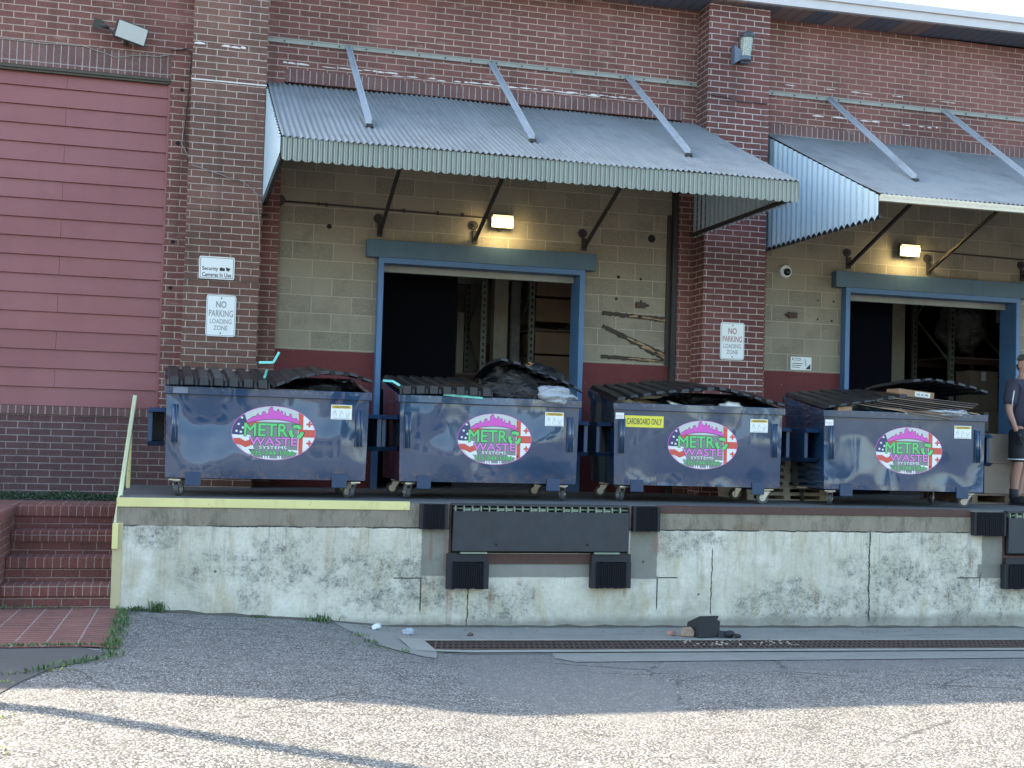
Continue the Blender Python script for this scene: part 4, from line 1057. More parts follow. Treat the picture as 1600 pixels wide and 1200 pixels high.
for i in range(9):
    x = .02+.03*i; z = 1.055+.017*i
    slab('cardboard_sheet', (-.05+.055*i, .22+.01*(i % 3), z), (1.15-.03*i, .5, .007), (R(3), R(7.0-.4*i), R(-2+i*.8)), 'cardgrey' if i % 3 else 'carddark', 3,
         ['lowest', 'second lowest', 'third lowest', 'fourth lowest', 'middle', 'sixth from the bottom', 'third from the top', 'second from the top', 'topmost'][i]+' flattened grey cardboard sheet stacked in the rightmost dumpster', 'cardboard', 'flattened cardboard sheets')
slab('cardboard_piece', (.12, .02, 1.045), (.85, .06, .016), (0, R(3.5), 0), 'card', 3, 'long brown cardboard edge lying on the rim under the flattened stack', 'cardboard', 'cardboard in the dumpsters')
slab('cardboard_piece', (-.72, .05, 1.05), (.16, .1, .045), (0, R(-4), 0), 'card', 3, 'small brown cardboard end at the left of the flattened stack', 'cardboard', 'cardboard in the dumpsters')
slab('cardboard_piece', (.80, .06, 1.045), (.14, .10, .012), (0, R(6), R(10)), 'card', 3, 'brown cardboard scrap beside the bluish film at the right rim', 'cardboard', 'cardboard in the dumpsters')
bx = thing('cardboard_box', 'brown box with a white shipping label under the raised lid of the rightmost dumpster', 'cardboard box'); bx.location = L2W(3, (.17, .12, 1.205)); bx.rotation_euler = (R(0), R(5), specs[3][2])
MB().box(-.21, .21, 0, .3, -.055, .075).build('box_body', 'card', bx, bevel=.004)
lb = MB().box(-.02, .16, -.003, -.0005, .01, .065, 0); text_into(lb, 'FRAGILE'[:0] or 'III II III', .0, .13, .025, .045, -.004, 1, .01); lb.build('box_label', ['white', 'black'], bx)
put(bagmesh('plastic_film', (.50, .04, 1.045), (.23, .08, .035), 'film', 31, .4), 3, 'bluish plastic film lying along the rim of the rightmost dumpster', 'plastic film')
slab('cardboard_piece', (-.04, .0, 1.045), (.10, .01, .012), (0, R(35), 0), 'paper', 3, 'small bent white strip on the rim of the rightmost dumpster', 'cardboard')
def strap(k, pts, label):
    mb = MB()
    for a, b in zip(pts, pts[1:]): mb.bar(a, b, .022, .005, None, (0, 1, 0))
    put(mb.build('plastic_strap', 'cyan'), k, label, 'strap', 'turquoise packing straps')
strap(0, [(-.06, .2, 1.10), (-.04, .18, 1.17), (-.03, .15, 1.22)], 'short turquoise strap poking up between the leftmost dumpster lids')
strap(0, [(-.11, .1, 1.285), (.02, .05, 1.29), (.07, .04, 1.39)], 'bent turquoise strap hooked upward above the leftmost dumpster')
strap(1, [(-.50, -.008, 1.045), (-.25, -.012, 1.03), (-.10, -.012, 1.022)], 'turquoise strap lying along the front rim of the bagged dumpster')
strap(1, [(-1.06, .3, 1.17), (-.98, .2, 1.165), (-.92, .1, 1.12)], 'turquoise strap hanging off the left corner of the bagged dumpster')

# ------------------------------------------------------------------ signs
def rrect(mb, w_, h_, r_, y, mi, dep=.0):
    P = []
    for cx, cz, a0 in ((w_/2-r_, h_/2-r_, 0), (-w_/2+r_, h_/2-r_, PI/2), (-w_/2+r_, -h_/2+r_, PI), (w_/2-r_, -h_/2+r_, 1.5*PI)):
        for k in range(6): a = a0+k*PI/10; P.append((cx+r_*math.cos(a), y, cz+r_*math.sin(a)))
    if dep: mb.prism(P, (0, dep, 0), mi)
    else: mb.face(P, mi)
def parking(x, z, red, label, rot):
    t = thing('no_parking_sign', label, 'sign', (x, -.352, z), 0, 'no parking signs on the brick piers'); t.rotation_euler.y = rot
    mb = MB(); rrect(mb, .315, .45, .03, -.003, 0, .004); mb.build('sign_plate', 'white', t)
    mb = MB(); rrect(mb, .298, .433, .024, -.0036, 0); rrect(mb, .288, .423, .021, -.0042, 1); mb.build('sign_border', ['signtxt', 'white'], t)
    mb = MB(); a, b = 0, 1
    text_into(mb, 'NO', -.055, .055, .085, .158, -.005, a, .02); text_into(mb, 'PARKING', -.128, .128, -.012, .06, -.005, a, .01)
    text_into(mb, 'LOADING', -.115, .115, -.088, -.035, -.005, b, .008); text_into(mb, 'ZONE', -.075, .075, -.158, -.108, -.005, b, .008)
    for q in (.19, -.19): mb.cyl((0, -.004, q), (0, -.009, q), .008, n=10, mi=2)
    mb.build('lettering', ['signred' if red else 'signtxt', 'signtxt', 'black'], t)
parking(.365, 3.04, False, 'faded grey no parking sign below the security sign on the left pier', R(0)); parking(6.397, 3.048, True, 'no parking sign with red lettering on the right pier', R(.0))
t = thing('security_sign', 'white security cameras in use sign above the no parking sign', 'sign', (.303, -.352, 3.558))
mb = MB(); rrect(mb, .375, .245, .02, -.003, 0, .004); mb.build('sign_plate', 'white', t)
mb = MB(); rrect(mb, .352, .222, .012, -.0036, 0); rrect(mb, .342, .212, .010, -.0042, 1); mb.build('sign_border', ['black', 'white'], t)
mb = MB(); text_into(mb, 'Security', -.155, .015, -.042, .012, -.005, 0, .02); text_into(mb, 'Cameras In Use', -.155, .155, -.098, -.052, -.005, 0, .02)
mb.box(.03, .085, -.006, -.004, -.03, .0); mb.cyl((.05, -.0045, -.012), (.05, -.0065, -.012), .02, n=16); mb.prism([(.095, -.004, .012), (.145, -.004, -.002), (.125, -.004, -.035), (.10, -.004, -.022)], (0, -.002, 0))
mb.build('lettering', 'black', t)
t = thing('dock_safety_sign', 'small white notice with a dark corner graphic on the block wall', 'sign', (7.554, .088, 2.846))
MB().box(-.145, .145, -.0, .008, -.083, .083).build('sign_plate', 'white', t, bevel=.003)
mb = MB().box(-.125, -.01, -.003, -.0006, .038, .068); mb.face([(.06, -.002, -.07), (.13, -.002, -.07), (.13, -.002, .0)], 0)
for k in range(3): mb.box(-.125, .02-.02*k, -.002, -.0006, -.005-.024*k, .003-.024*k)
mb.bar((.05, -.002, .06), (.07, -.002, -.03), .006, .002, 0, (0, 1, 0)); mb.build('lettering', 'black', t); MB().box(-.117, -.018, -.0045, -.0032, .044, .062).build('heading_panel', 'white', t)

# ------------------------------------------------------------------ lights and small fittings
def flood(x, y, z, tilt, lens, label, w_=.27, h_=.165, yaw=0, roll=0, case='lampcase'):
    t = thing('floodlight', label, 'floodlight', (x, y, z)); t.rotation_euler = (tilt, roll, yaw)
    hs = MB(); hs.prism([(-w_/2, -.04, -h_/2), (w_/2, -.04, -h_/2), (w_/2, -.04, h_/2), (-w_/2, -.04, h_/2)], (0, .07, 0)); hs = hs.build('housing', case, t, bevel=.01)
    for i in range(7): pass
    MB().box(-w_/2+.012, w_/2-.012, -.046, -.041, -h_/2+.012, h_/2-.012).build('lens', lens, t, bevel=.002)
    if lens == 'lit':
        la = bpy.data.lights.new('flood_glow', 'AREA'); la.shape = 'RECTANGLE'; la.size = w_; la.size_y = h_; la.energy = 2.6; la.color = (1, .78, .38); la.spread = R(170)
        lo = bpy.data.objects.new('flood_glow', la); C.objects.link(lo); lo.parent = t; lo.location = (0, -.06, 0); lo.rotation_euler = (R(62), 0, 0)
    MB().bar((0, .03, -h_/2+.02), (0, .10, -h_/2-.02), .05, .02).cyl((-.02, .12, -h_/2-.02), (.02, .12, -h_/2-.02), .02).build('bracket', case, t)
    return t
flood(3.56, -.04, 4.352, R(8), 'lit', 'lit yellow floodlight under the left awning above the blue lintel'); flood(8.985, -.04, 4.366, R(8), 'lit', 'lit yellow floodlight under the right awning above the blue lintel', .29)
t = flood(-.70, -.16, 6.09, R(14), 'lampgrey', 'unlit grey floodlight tilted on the wall above the red garage door', .34, .20, R(18), R(10))
MB().cyl((-.33, .12, -.02), (-.22, .10, -.02), .02).cyl((-.22, .1, -.02), (-.1, .07, -.10), .012).box(-.37, -.27, .1, .16, -.07, .03).build('junction_box', 'lampcase', t)
t = thing('wall_lantern', 'grey lantern with ribbed glass jar high on the right pier', 'wall lamp', (6.45, -.42, 6.60))
def rib(d): return 1+.05*abs(mnoise.noise(d*9))
mb = MB()
def jar(u, v):
    a = u*2*PI; z = -.09+.24*v; r_ = .062+.012*v; r_ *= 1+.10*abs(math.sin(a*8))*abs(math.sin(v*PI*8)); return (r_*math.cos(a)+.02*v, r_*math.sin(a), z)
mb.grid(jar, 96, 60, smooth=True).build('glass_jar', plain('ribbed_glass', (.30, .33, .29), .12, .2, .95, 75), t)
MB().sphere((.03, 0, .175), (.085, .085, .055), 18, 10).cyl((.02, 0, .14), (.02, 0, .17), .085, .07, 18).build('cap', plain('blue_grey_cap', (.04, .055, .065), .4), t)
MB().cyl((-.0, 0, -.14), (0, 0, -.09), .075, .075, 18).prism([(-.15, -.03, -.19), (-.05, -.03, -.12), (-.05, -.03, -.03), (-.15, -.03, .04)], (0, .10, 0)).box(-.05, .06, .0, .07, -.16, .18).build('bracket', plain('blue_grey_bracket', (.08, .11, .15), .45), t)
t = thing('security_camera', 'white round dome security camera on the block wall left of the right bay door', 'security camera', (7.30, .09, 4.0))
MB().cyl((0, .01, 0), (0, -.045, 0), .085, .078, 28).build('camera_base', 'camwhite', t, bevel=.006)
MB().sphere((.012, -.045, -.008), (.048, .045, .048), 20, 12).build('camera_dome', 'camdome', t)
for x, z, lab in ((5.37, 3.47, 'small brown bell fitting above the splintered boards left of the right pier'), (7.42, 3.455, 'small brown bell fitting below the dome camera')):
    t = thing('bell_fitting', lab, 'wall fitting', (x, .09, z), 0, 'small brown bell fittings')
    MB().box(-.06, .06, -.03, .01, -.035, .035).build('fitting_body', 'rust', t, bevel=.006); s_ = 1 if x < 6 else -1
    MB().cyl((s_*.06, -.01, 0), (s_*.11, -.01, 0), .02, .008).box(-.02, .02, -.034, -.03, -.02, .02).build('fitting_nozzle', 'darksteel', t)
# splintered boards set in the block wall
def plank(p0, p1, w0, w1, seed, label, mat='wooddark'):
    r_ = random.Random(seed); mb = MB(); p0, p1 = Vector(p0), Vector(p1); d = (p1-p0); L = d.length; d.normalize(); nrm = Vector((-d.z, 0, d.x)); n = 26
    up_, dn = [], []
    for i in range(n+1):
        t_ = i/n; c = p0+d*L*t_; hw = (w0+(w1-w0)*t_)/2
        up_.append(c+nrm*(hw*(1+r_.uniform(-.22, .22)))); dn.append(c-nrm*(hw*(1+r_.uniform(-.35, .35))))
    for i in range(n): mb.prism([dn[i], dn[i+1], up_[i+1], up_[i]], (0, -.010, 0), 0)  # near-black plank colour stands in for the shaded recess behind the splinters
    y_ = Vector((0, -.0145, 0)); i = int(n*.42)
    while i < n-1:
        L_ = r_.choice((3, 4, 5)); j = min(n, i+L_); a0, a1 = r_.uniform(.05, .55), r_.uniform(.05, .55); k0, k1 = a0+r_.uniform(.12, .35), a1+r_.uniform(.05, .3)
        mb.prism([dn[i].lerp(up_[i], a0)+y_, dn[j].lerp(up_[j], a1)+y_, dn[j].lerp(up_[j], min(1, k1))+y_, dn[(i+j)//2].lerp(up_[(i+j)//2], min(1, max(k0, k1)+.1))+y_, dn[i].lerp(up_[i], min(1, k0))+y_], (0, .003, 0), 1); i += r_.choice((2, 3))
    return tag(mb.build('splintered_board', [mat, 'woodlight']), label, 'wooden board', 'broken boards in the block wall')
plank((4.88, .1, 3.35), (5.79, .1, 3.30), .05, .06, 1, 'upper horizontal broken board in the block wall left of the right pier')
plank((4.89, .1, 3.19), (5.73, .1, 2.84), .045, .09, 2, 'diagonal broken board in the block wall left of the right pier')
plank((4.88, .1, 2.82), (5.79, .1, 2.79), .05, .035, 3, 'lower broken board just above the red paint')
# conduit, cables, pipe
mb = MB().cyl((1.02, .085, 4.42), (3.42, .085, 4.40), .010, n=8)
for x in (1.5, 2.4, 2.8, 3.1): mb.box(x, x+.02, .068, .1, 4.39, 4.435)
mb.cyl((.985, .09, 4.43), (.985, .06, 4.43), .06, .055, 14); mb.tube([(.985, .07, 4.38), (.96, .06, 4.30), (.86, .03, 4.24), (.78, -.1, 4.2)], .012)
tag(mb.build('conduit', 'wiredark'), 'dark electrical conduit running to the left floodlight', 'conduit', 'conduits under the awnings')
mb = MB().cyl((9.14, .085, 4.40), (11.0, .085, 4.37), .010, n=8); tag(mb.build('conduit', 'wiredark'), 'dark electrical conduit running right from the right floodlight', 'conduit', 'conduits under the awnings')
mb = MB().box(5.755, 5.815, .02, .099, 1.18, 5.5).box(5.70, 5.752, .075, .099, 2.75, 4.6); tag(mb.build('downpipe', 'darksteel'), 'dark vertical pipe between the block wall and right pier', 'pipe')
def wire(pts, r_, mat, label, grp='loose cables on the brick'):
    P = []
    for a, b in zip(pts, pts[1:]):
        for k in range(6): t_ = k/6; P.append(Vector(a).lerp(Vector(b), t_)+Vector((.008*mnoise.noise(Vector((a[0]*7+k, a[2]*5, 1))), 0, .012*mnoise.noise(Vector((a[0]*5+k, 3, a[2]*3))))))
    P.append(Vector(pts[-1])); return tag(MB().tube(P, r_, 6).build('cable', mat), label, 'cable', grp)
wire([(-2.2, -.012, 5.93), (-1.6, -.012, 5.92), (-1.2, -.012, 5.94), (-.85, -.012, 5.85), (-.6, -.012, 5.90), (-.4, -.014, 5.90), (-.28, -.02, 5.94)], .005, 'wire', 'thin pale cable sagging across the wall above the red garage door')
wire([(-.28, -.02, 5.98), (-.10, -.02, 6.02), (-.055, -.06, 5.95), (-.07, -.04, 5.5), (-.10, -.02, 5.1), (-.05, -.05, 4.75), (-.02, -.36, 4.62)], .007, 'wiredark', 'dark cable running down the corner of the left pier')
wire([(-.08, -.02, 5.3), (-.12, -.02, 4.95), (.0, -.36, 4.66), (.3, -.36, 4.58), (.55, -.36, 4.52), (.7, -.36, 4.40), (.745, -.36, 4.0), (.75, -.36, 3.75)], .005, 'wire', 'thin cable looping across the left pier face below its top')
wire([(6.03, -.355, 6.03), (6.2, -.355, 6.02), (6.4, -.36, 5.98), (6.79, -.355, 5.985)], .006, 'wiredark', 'dark cable across the right pier face under the lantern')
for x, z in ((-.14, 5.55), (-.15, 4.95), (-.16, 3.85), (-.17, 3.3), (1.5, 4.02), (5.1, 3.78), (5.4, 3.8), (4.95, 3.5), (5.4, 3.5)): pass
mb = MB()
for x, z, r_ in ((5.08, 3.80, .022), (5.37, 3.79, .016), (5.06, 3.53, .018), (5.38, 3.52, .014), (8.0, 3.66, .014), (7.78, 3.66, .012), (7.78, 3.42, .013), (7.98, 3.41, .015), (1.55, 4.17, .03), (1.42, 4.42, .02), (5.5, 4.30, .05)):
    mb.cyl((x, .1, z), (x, .0985, z), r_, n=10)
mb.build('bolt_hole', 'dark', wh)
mb = MB()
for x, z, r_ in ((-.14, 5.56, .022), (-.16, 4.96, .026), (-.17, 3.86, .024), (-.18, 3.35, .022)): mb.cyl((x, 0, z), (x, -.002, z), r_, n=10)
mb.build('bolt_hole', 'dark', wh)

# ------------------------------------------------------------------ inside the bays
def box_thing(name, x0, x1, y0, y1, z0, z1, mat, label, cat='cardboard box', tape=True, grp=None):
    t = thing(name, label, cat, ((x0+x1)/2, (y0+y1)/2, z0), 0, grp); w_, d, h = (x1-x0)/2, (y1-y0)/2, z1-z0
    MB().box(-w_, w_, -d, d, 0, h).build('carton', mat, t, bevel=.004)
    if tape: MB().box(-.04, .04, -d-.002, -d-.0005, h*.75, h*.98).build('tape', 'white', t)
    return t
def rack(x0, x1, y0, y1, levels, zt, label, diag=True):
    t = thing('pallet_rack', label, 'storage rack', ((x0+x1)/2, y0, 1.165)); w_ = (x1-x0)/2; D_ = y1-y0
    for sx in (-1, 1):
        for yy in (0, D_):
            mb = MB(); x = sx*w_; mb.box(x-.04, x+.04, yy-.03, yy+.03, 0, zt)
            z = .1
            while z < zt-.05: mb.box(x-.012, x+.012, yy-.033, yy-.0302, z, z+.04, 1); z += .09
            mb.build('upright', ['rackgreen', 'dark'], t)
    for lz in levels:
        MB().box(-w_, w_, -.02, .02, lz, lz+.09).build('beam', 'rust', t); MB().box(-w_, w_, D_-.02, D_+.02, lz, lz+.09).build('beam', 'rust', t)
        MB().box(-w_, w_, .0, D_, lz+.092, lz+.11).build('shelf', 'carddark', t)
    if diag:
        for sx in (-1, 1): MB().bar((sx*w_, 0, levels[0]), (sx*w_, D_, levels[0]+.8), .025, .025).bar((sx*w_, D_, levels[0]+.8), (sx*w_, 0, levels[0]+1.5), .025, .025).build('cross_brace', 'rackgreen', t)
    return t
# left bay
rack(3.42, 4.02, 2.7, 3.7, (1.4,), 3.0, 'tall steel rack with perforated posts standing left of the grey post in the left bay')
rack(4.66, 5.36, 2.5, 3.4, (1.22, 2.05), 3.3, 'steel rack holding brown boxes at the right inside the left bay')
for i, (z0, z1, m_) in enumerate(((2.56, 2.95, 'cardint'), (2.96, 3.28, 'cardint'), (3.4, 3.75, 'cardint'), (3.76, 4.12, 'cardint'))):
    box_thing('cardboard_box', 4.72, 5.30, 2.47, 3.3, z0+(.02 if i < 2 else .03), z1, m_, ['lowest', 'second', 'third', 'topmost'][i]+' brown box on the rack at the right of the left bay', tape=False, grp='boxes on the left bay rack')
t = tag(MB().box(4.10, 4.30, 2.4, 2.6, 1.165, 6.0).box(4.08, 4.32, 2.38, 2.62, 1.165, 1.5).build('steel_post', 'postgrey', bevel=.01), 'grey post inside the left bay behind the bagged dumpster', 'post')
tag(MB().box(4.42, 4.56, 2.7, 2.8, 1.165, 4.0).build('wrapped_bundle', 'filmdark', bevel=.02), 'tall bundle in clear wrap between the post and the rack', 'bundle')
tag(MB().box(3.62, 3.75, 3.4, 3.5, 1.165, 3.95).build('timber_board', 'carddark', bevel=.01), 'upright board leaning inside the left bay', 'board')
tag(MB().box(3.82, 3.93, 3.5, 3.55, 1.165, 3.6).build('timber_board', 'intwall', bevel=.01), 'darker upright board beside the grey post', 'board')
tag(MB().box(3.3, 5.88, 4.3, 4.4, 1.165, 4.25).build('partition_wall', plain('grey_partition', (.42, .39, .34), .9, 0, .35, 1.5)), 'grey partition wall deep inside the left bay', 'partition')
box_thing('cardboard_box', 3.6, 4.1, 2.9, 3.4, 1.165, 2.3, 'carddark', 'large dusty box on the floor inside the left bay', tape=False)
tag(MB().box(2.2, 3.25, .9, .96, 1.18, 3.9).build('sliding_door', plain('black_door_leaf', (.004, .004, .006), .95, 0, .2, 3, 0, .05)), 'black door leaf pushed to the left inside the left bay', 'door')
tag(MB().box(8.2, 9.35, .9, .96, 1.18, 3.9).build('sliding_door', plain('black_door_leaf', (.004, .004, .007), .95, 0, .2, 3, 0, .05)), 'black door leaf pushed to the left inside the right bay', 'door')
tag(MB().box(3.5, 5.8, 3.2, 3.35, 3.98, 4.1).build('overhead_beam', 'rackgreen'), 'steel beam crossing near the ceiling inside the left bay', 'beam')
for i in range(9):
    x = 3.5+rnd.random()*.9+(.0 if i < 5 else 0); z = 1.17+.0*i; w__ = rnd.uniform(.12, .3); h__ = rnd.uniform(.6, 2.2)
    o = MB().box(-w__/2, w__/2, 0, .05, 0, h__).build('timber_board', ['cardint', 'postgrey', 'rackgreen', 'carddark'][i % 4], bevel=.004); o.location = (3.42+i*.14, 3.85+.04*i, 1.165); o.rotation_euler = (R(-3), 0, R(rnd.uniform(-12, 12)))
    tag(o, ['narrow', 'brown', 'green-grey', 'dusty', 'short', 'tall', 'pale', 'dark', 'rightmost'][i]+' panel leaning on the grey partition inside the left bay', 'board', 'panels leaning inside the left bay')
box_thing('cardboard_box', 4.68, 5.28, 2.2, 2.45, 1.165, 2.45, 'postgrey', 'grey block-like carton low at the right inside the left bay', tape=False)
# right bay
tag(MB().box(10.36, 10.56, 2.5, 2.65, 1.165, 6.0).box(10.30, 10.36, 2.48, 2.67, 1.165, 6).build('steel_post', 'postgrey', bevel=.006), 'pale dusty post inside the right bay', 'post')
rack(11.36, 12.4, 2.5, 3.5, (1.95,), 3.3, 'steel rack carrying a wrapped pallet inside the right bay')
tag(bagmesh('wrapped_pallet', (11.85, 2.95, 3.75), (.36, .36, .40), 'filmdark', 44, .2), 'shiny stretch-wrapped load on the right bay rack', 'wrapped pallet')
t = thing('monitor', 'small monitor hanging at the top right inside the right bay', 'monitor', (12.10, 2.3, 3.88))
MB().box(-.12, .12, 0, .05, -.16, .16).build('casing', 'black', t, bevel=.01); MB().box(-.095, .075, -.003, -.0005, -.12, .12).build('screen', plain('pale_screen', (.45, .45, .43), .2), t)
MB().cyl((0, .03, .16), (0, .03, 2.04), .02).build('hanger', 'darksteel', t)
box_thing('cardboard_box', 11.42, 12.0, 2.1, 2.45, 1.165, 2.40, 'carddark', 'lower dusty box at the left inside the right bay doorway')
box_thing('cardboard_box', 11.42, 11.92, 2.12, 2.45, 2.405, 3.0, 'carddark', 'tall dusty box stacked inside the right bay doorway with a small label')
box_thing('cardboard_box', 10.85, 11.35, 2.1, 2.45, 1.165, 2.3, 'carddark', 'dusty box beside the taller stack inside the right bay')
# pallet and cartons behind the person
t = thing('pallet', 'worn wooden pallet under the two cartons right of the rightmost dumpster', 'pallet', (9.62, -.75, 1.178))
for i in range(5): MB().box(-.55, .55, -.5+.21*i, -.5+.21*i+.14, .10, .12).build('deck_board', 'wood', t)
for xx in (-.5, -.04, .42): MB().box(xx, xx+.08, -.5, .5, .02, .099).build('stringer', 'wood', t)
for yy in (-.5, -.05, .4): MB().box(-.55, .55, yy, yy+.1, .0, .018).build('bottom_board', 'wood', t)
box_thing('cardboard_box', 9.36, 10.05, -1.15, -.5, 1.30, 1.66, 'carddark', 'lower brown carton on the pallet next to the person', tape=False, grp='cartons on the pallet')
box_thing('cardboard_box', 9.37, 9.98, -1.14, -.5, 1.662, 2.02, 'carddark', 'upper brown carton on the pallet next to the person', tape=False, grp='cartons on the pallet')
# stack of grey pallets between the third and fourth dumpsters
t = thing('pallet_stack', 'x', 'pallet')
bpy.data.objects.remove(t)
p0 = thing('pallet', 'x', 'pallet', (6.75, -.75, 1.178), 0, 'stacked grey pallets')
MB().box(-.5, .5, -.4, .4, .055, .075).box(-.5, .5, -.4, .4, 0, .015).build('deck_board', 'postgrey', p0)
for xx in (-.5, -.04, .42): MB().box(xx, xx+.08, -.4, .4, .015, .055).build('stringer', 'postgrey', p0)
for k in range(9):
    p = p0 if k == 0 else copy_tree(p0); p.location = (6.75+rnd.uniform(-.015, .015), -.75, 1.178+.078*k)
    p['label'] = ['lowest', 'second lowest', 'third lowest', 'fourth lowest', 'middle', 'sixth from the bottom', 'third from the top', 'second from the top', 'topmost'][k]+' grey pallet in the stack behind the gap between two dumpsters'

# ------------------------------------------------------------------ person
def skin(name, joints, edges, mat, parent, sub=2):
    me = bpy.data.meshes.new(name); me.from_pydata([j[0] for j in joints], edges, []); o = bpy.data.objects.new(name, me); C.objects.link(o)
    me.materials.append(mat); o.parent = parent
    sk = o.modifiers.new('skin', 'SKIN'); sk.use_smooth_shade = True
    if not me.skin_vertices: me.skin_vertices.new()
    for i, j in enumerate(joints):
        r_ = j[1]; me.skin_vertices[0].data[i].radius = (r_, r_) if not isinstance(r_, tuple) else r_
        me.skin_vertices[0].data[i].use_root = (i == 0)
    s_ = o.modifiers.new('sub', 'SUBSURF'); s_.levels = sub; s_.render_levels = sub
    return o
sk_m = plain('skin', (.36, .20, .15), .55, 0, .08); shirt = plain('navy_polo', (.030, .030, .055), .8, 0, .2, 8, .3); shorts = plain('black_shorts', (.012, .012, .016), .8, 0, .3, 8, .3)
capm = plain('grey_cap', (.05, .05, .055), .8, 0, .4, 20); glov = plain('black_glove', (.010, .010, .013), .7); shoe = plain('dark_shoe', (.02, .02, .022), .6); sock = plain('dark_sock', (.03, .03, .035), .9)
pr = thing('person', 'person in grey cap, navy polo and black shorts at the right edge of the dock', 'person', (9.74, -1.35, 1.178), R(18))
B = [((0, 0, .94), (.13, .09)), ((0, .0, 1.12), (.125, .085)), ((0, .01, 1.32), (.135, .09)), ((0, .0, 1.45), (.10, .07)), ((0, .0, 1.53), .055), ((0, -.01, 1.60), .060), ((0, -.015, 1.69), (.078, .095)), ((0, -.0, 1.765), (.062, .075)),
     ((-.19, 0, 1.44), .062), ((-.25, .01, 1.20), .048), ((-.275, -.0, 1.12), .043), ((-.27, -.08, .93), .030), ((-.265, -.10, .87), .028),
     ((.19, 0, 1.44), .062), ((.25, .01, 1.20), .048), ((.265, -.02, 1.12), .043), ((.25, -.12, .95), .030), ((.245, -.15, .89), .028),
     ((-.10, 0, .84), .095), ((-.11, -.02, .50), .062), ((-.115, .02, .34), .062), ((-.115, .03, .10), .040), ((-.115, .0, .05), .040), ((-.125, -.14, .035), .035),
     ((.10, 0, .84), .095), ((.12, .06, .50), .062), ((.125, .12, .34), .062), ((.13, .15, .10), .040), ((.13, .13, .05), .040), ((.14, -.01, .035), .035)]
ED = [(0, 1), (1, 2), (2, 3), (3, 4), (4, 5), (5, 6), (6, 7), (3, 8), (8, 9), (9, 10), (10, 11), (11, 12), (3, 13), (13, 14), (14, 15), (15, 16), (16, 17), (0, 18), (18, 19), (19, 20), (20, 21), (21, 22), (22, 23), (0, 24), (24, 25), (25, 26), (26, 27), (27, 28), (28, 29)]
skin('body', B, ED, sk_m, pr)
skin('shirt', [((0, 0, .86), (.21, .17)), ((0, 0, 1.12), (.190, .155)), ((0, .01, 1.32), (.205, .16)), ((0, 0, 1.45), (.165, .125)), ((0, 0, 1.50), (.09, .085)), ((-.19, 0, 1.435), .092), ((-.235, .01, 1.26), .084), ((-.25, .01, 1.17), .080), ((.19, 0, 1.435), .092), ((.235, .01, 1.26), .084), ((.25, .01, 1.17), .080)],
     [(0, 1), (1, 2), (2, 3), (3, 4), (3, 5), (5, 6), (6, 7), (3, 8), (8, 9), (9, 10)], shirt, pr)
skin('shorts', [((0, 0, .96), (.160, .120)), ((0, 0, .88), (.165, .125)), ((-.10, 0, .80), .112), ((-.115, -.01, .58), .108), ((-.115, -.01, .50), .106), ((.10, .0, .80), .112), ((.115, .03, .58), .108), ((.12, .04, .50), .106)], [(0, 1), (1, 2), (2, 3), (3, 4), (1, 5), (5, 6), (6, 7)], shorts, pr)
skin('cap', [((0, -.012, 1.71), (.092, .108)), ((0, -.012, 1.77), (.088, .10)), ((0, -.01, 1.81), (.05, .06))], [(0, 1), (1, 2)], capm, pr)
skin('hair', [((0, .03, 1.70), (.080, .072)), ((0, .035, 1.65), (.066, .055)), ((0, .04, 1.60), (.045, .035))], [(0, 1), (1, 2)], plain('brown_hair', (.06, .045, .035), .8, 0, .4, 60, .5), pr)
MB().box(-.06, .06, -.18, -.07, 1.715, 1.725).build('cap_peak', capm, pr, bevel=.004)
MB().sphere((-.076, .0, 1.665), (.012, .022, .032), 10, 8).sphere((.076, 0, 1.665), (.012, .022, .032), 10, 8).sphere((0, -.092, 1.655), (.014, .022, .025), 10, 8).build('ears_and_nose', sk_m, pr)
MB().sphere((-.030, -.084, 1.685), (.010, .006, .007), 8, 6).sphere((.030, -.084, 1.685), (.010, .006, .007), 8, 6).sphere((0, -.078, 1.615), (.024, .006, .006), 8, 6).build('eyes_and_mouth', glov, pr)
def hand(cx, cy, cz, s):
    J = [((cx, cy, cz), .030), ((cx-.005*s, cy-.015, cz-.05), (.018, .036))]; E2 = [(0, 1)]
    for k, (dy, ln) in enumerate(((-.032, .070), (-.011, .080), (.010, .075), (.030, .060))):
        i = len(J); J += [((cx, cy-.02+dy, cz-.085), .0095), ((cx+.010*s, cy-.025+dy, cz-.085-ln*.5), .009), ((cx+.028*s, cy-.028+dy, cz-.085-ln*.9), .0075)]; E2 += [(1, i), (i, i+1), (i+1, i+2)]
    i = len(J); J += [((cx+.015*s, cy-.055, cz-.05), .011), ((cx+.025*s, cy-.07, cz-.09), .009)]; E2 += [(1, i), (i, i+1)]
    return J, E2
for s, c in ((1, (-.262, -.11, .86)), (-1, (.243, -.155, .88))):
    J, E2 = hand(*c, s); skin('glove', J, E2, glov, pr, 1)
MB().tube([(-.205, -.03, 1.47), (-.255, -.055, 1.36), (-.292, -.06, 1.24), (-.29, -.055, 1.18)], .006).build('sleeve_stripe', 'white', pr)
MB().tube([(-.12, -.128, 1.44), (-.11, -.152, 1.30), (-.11, -.150, 1.12), (-.12, -.142, .96)], .014).build('shirt_stripe', 'white', pr)
for cx, cy in ((-.115, -.01), (.12, .04)):
    mb = MB(); mb.tube([(cx+.105*math.cos(a*PI/12), cy+.105*math.sin(a*PI/12), .545) for a in range(25)], .008); mb.build('hem_stripe', 'white', pr)
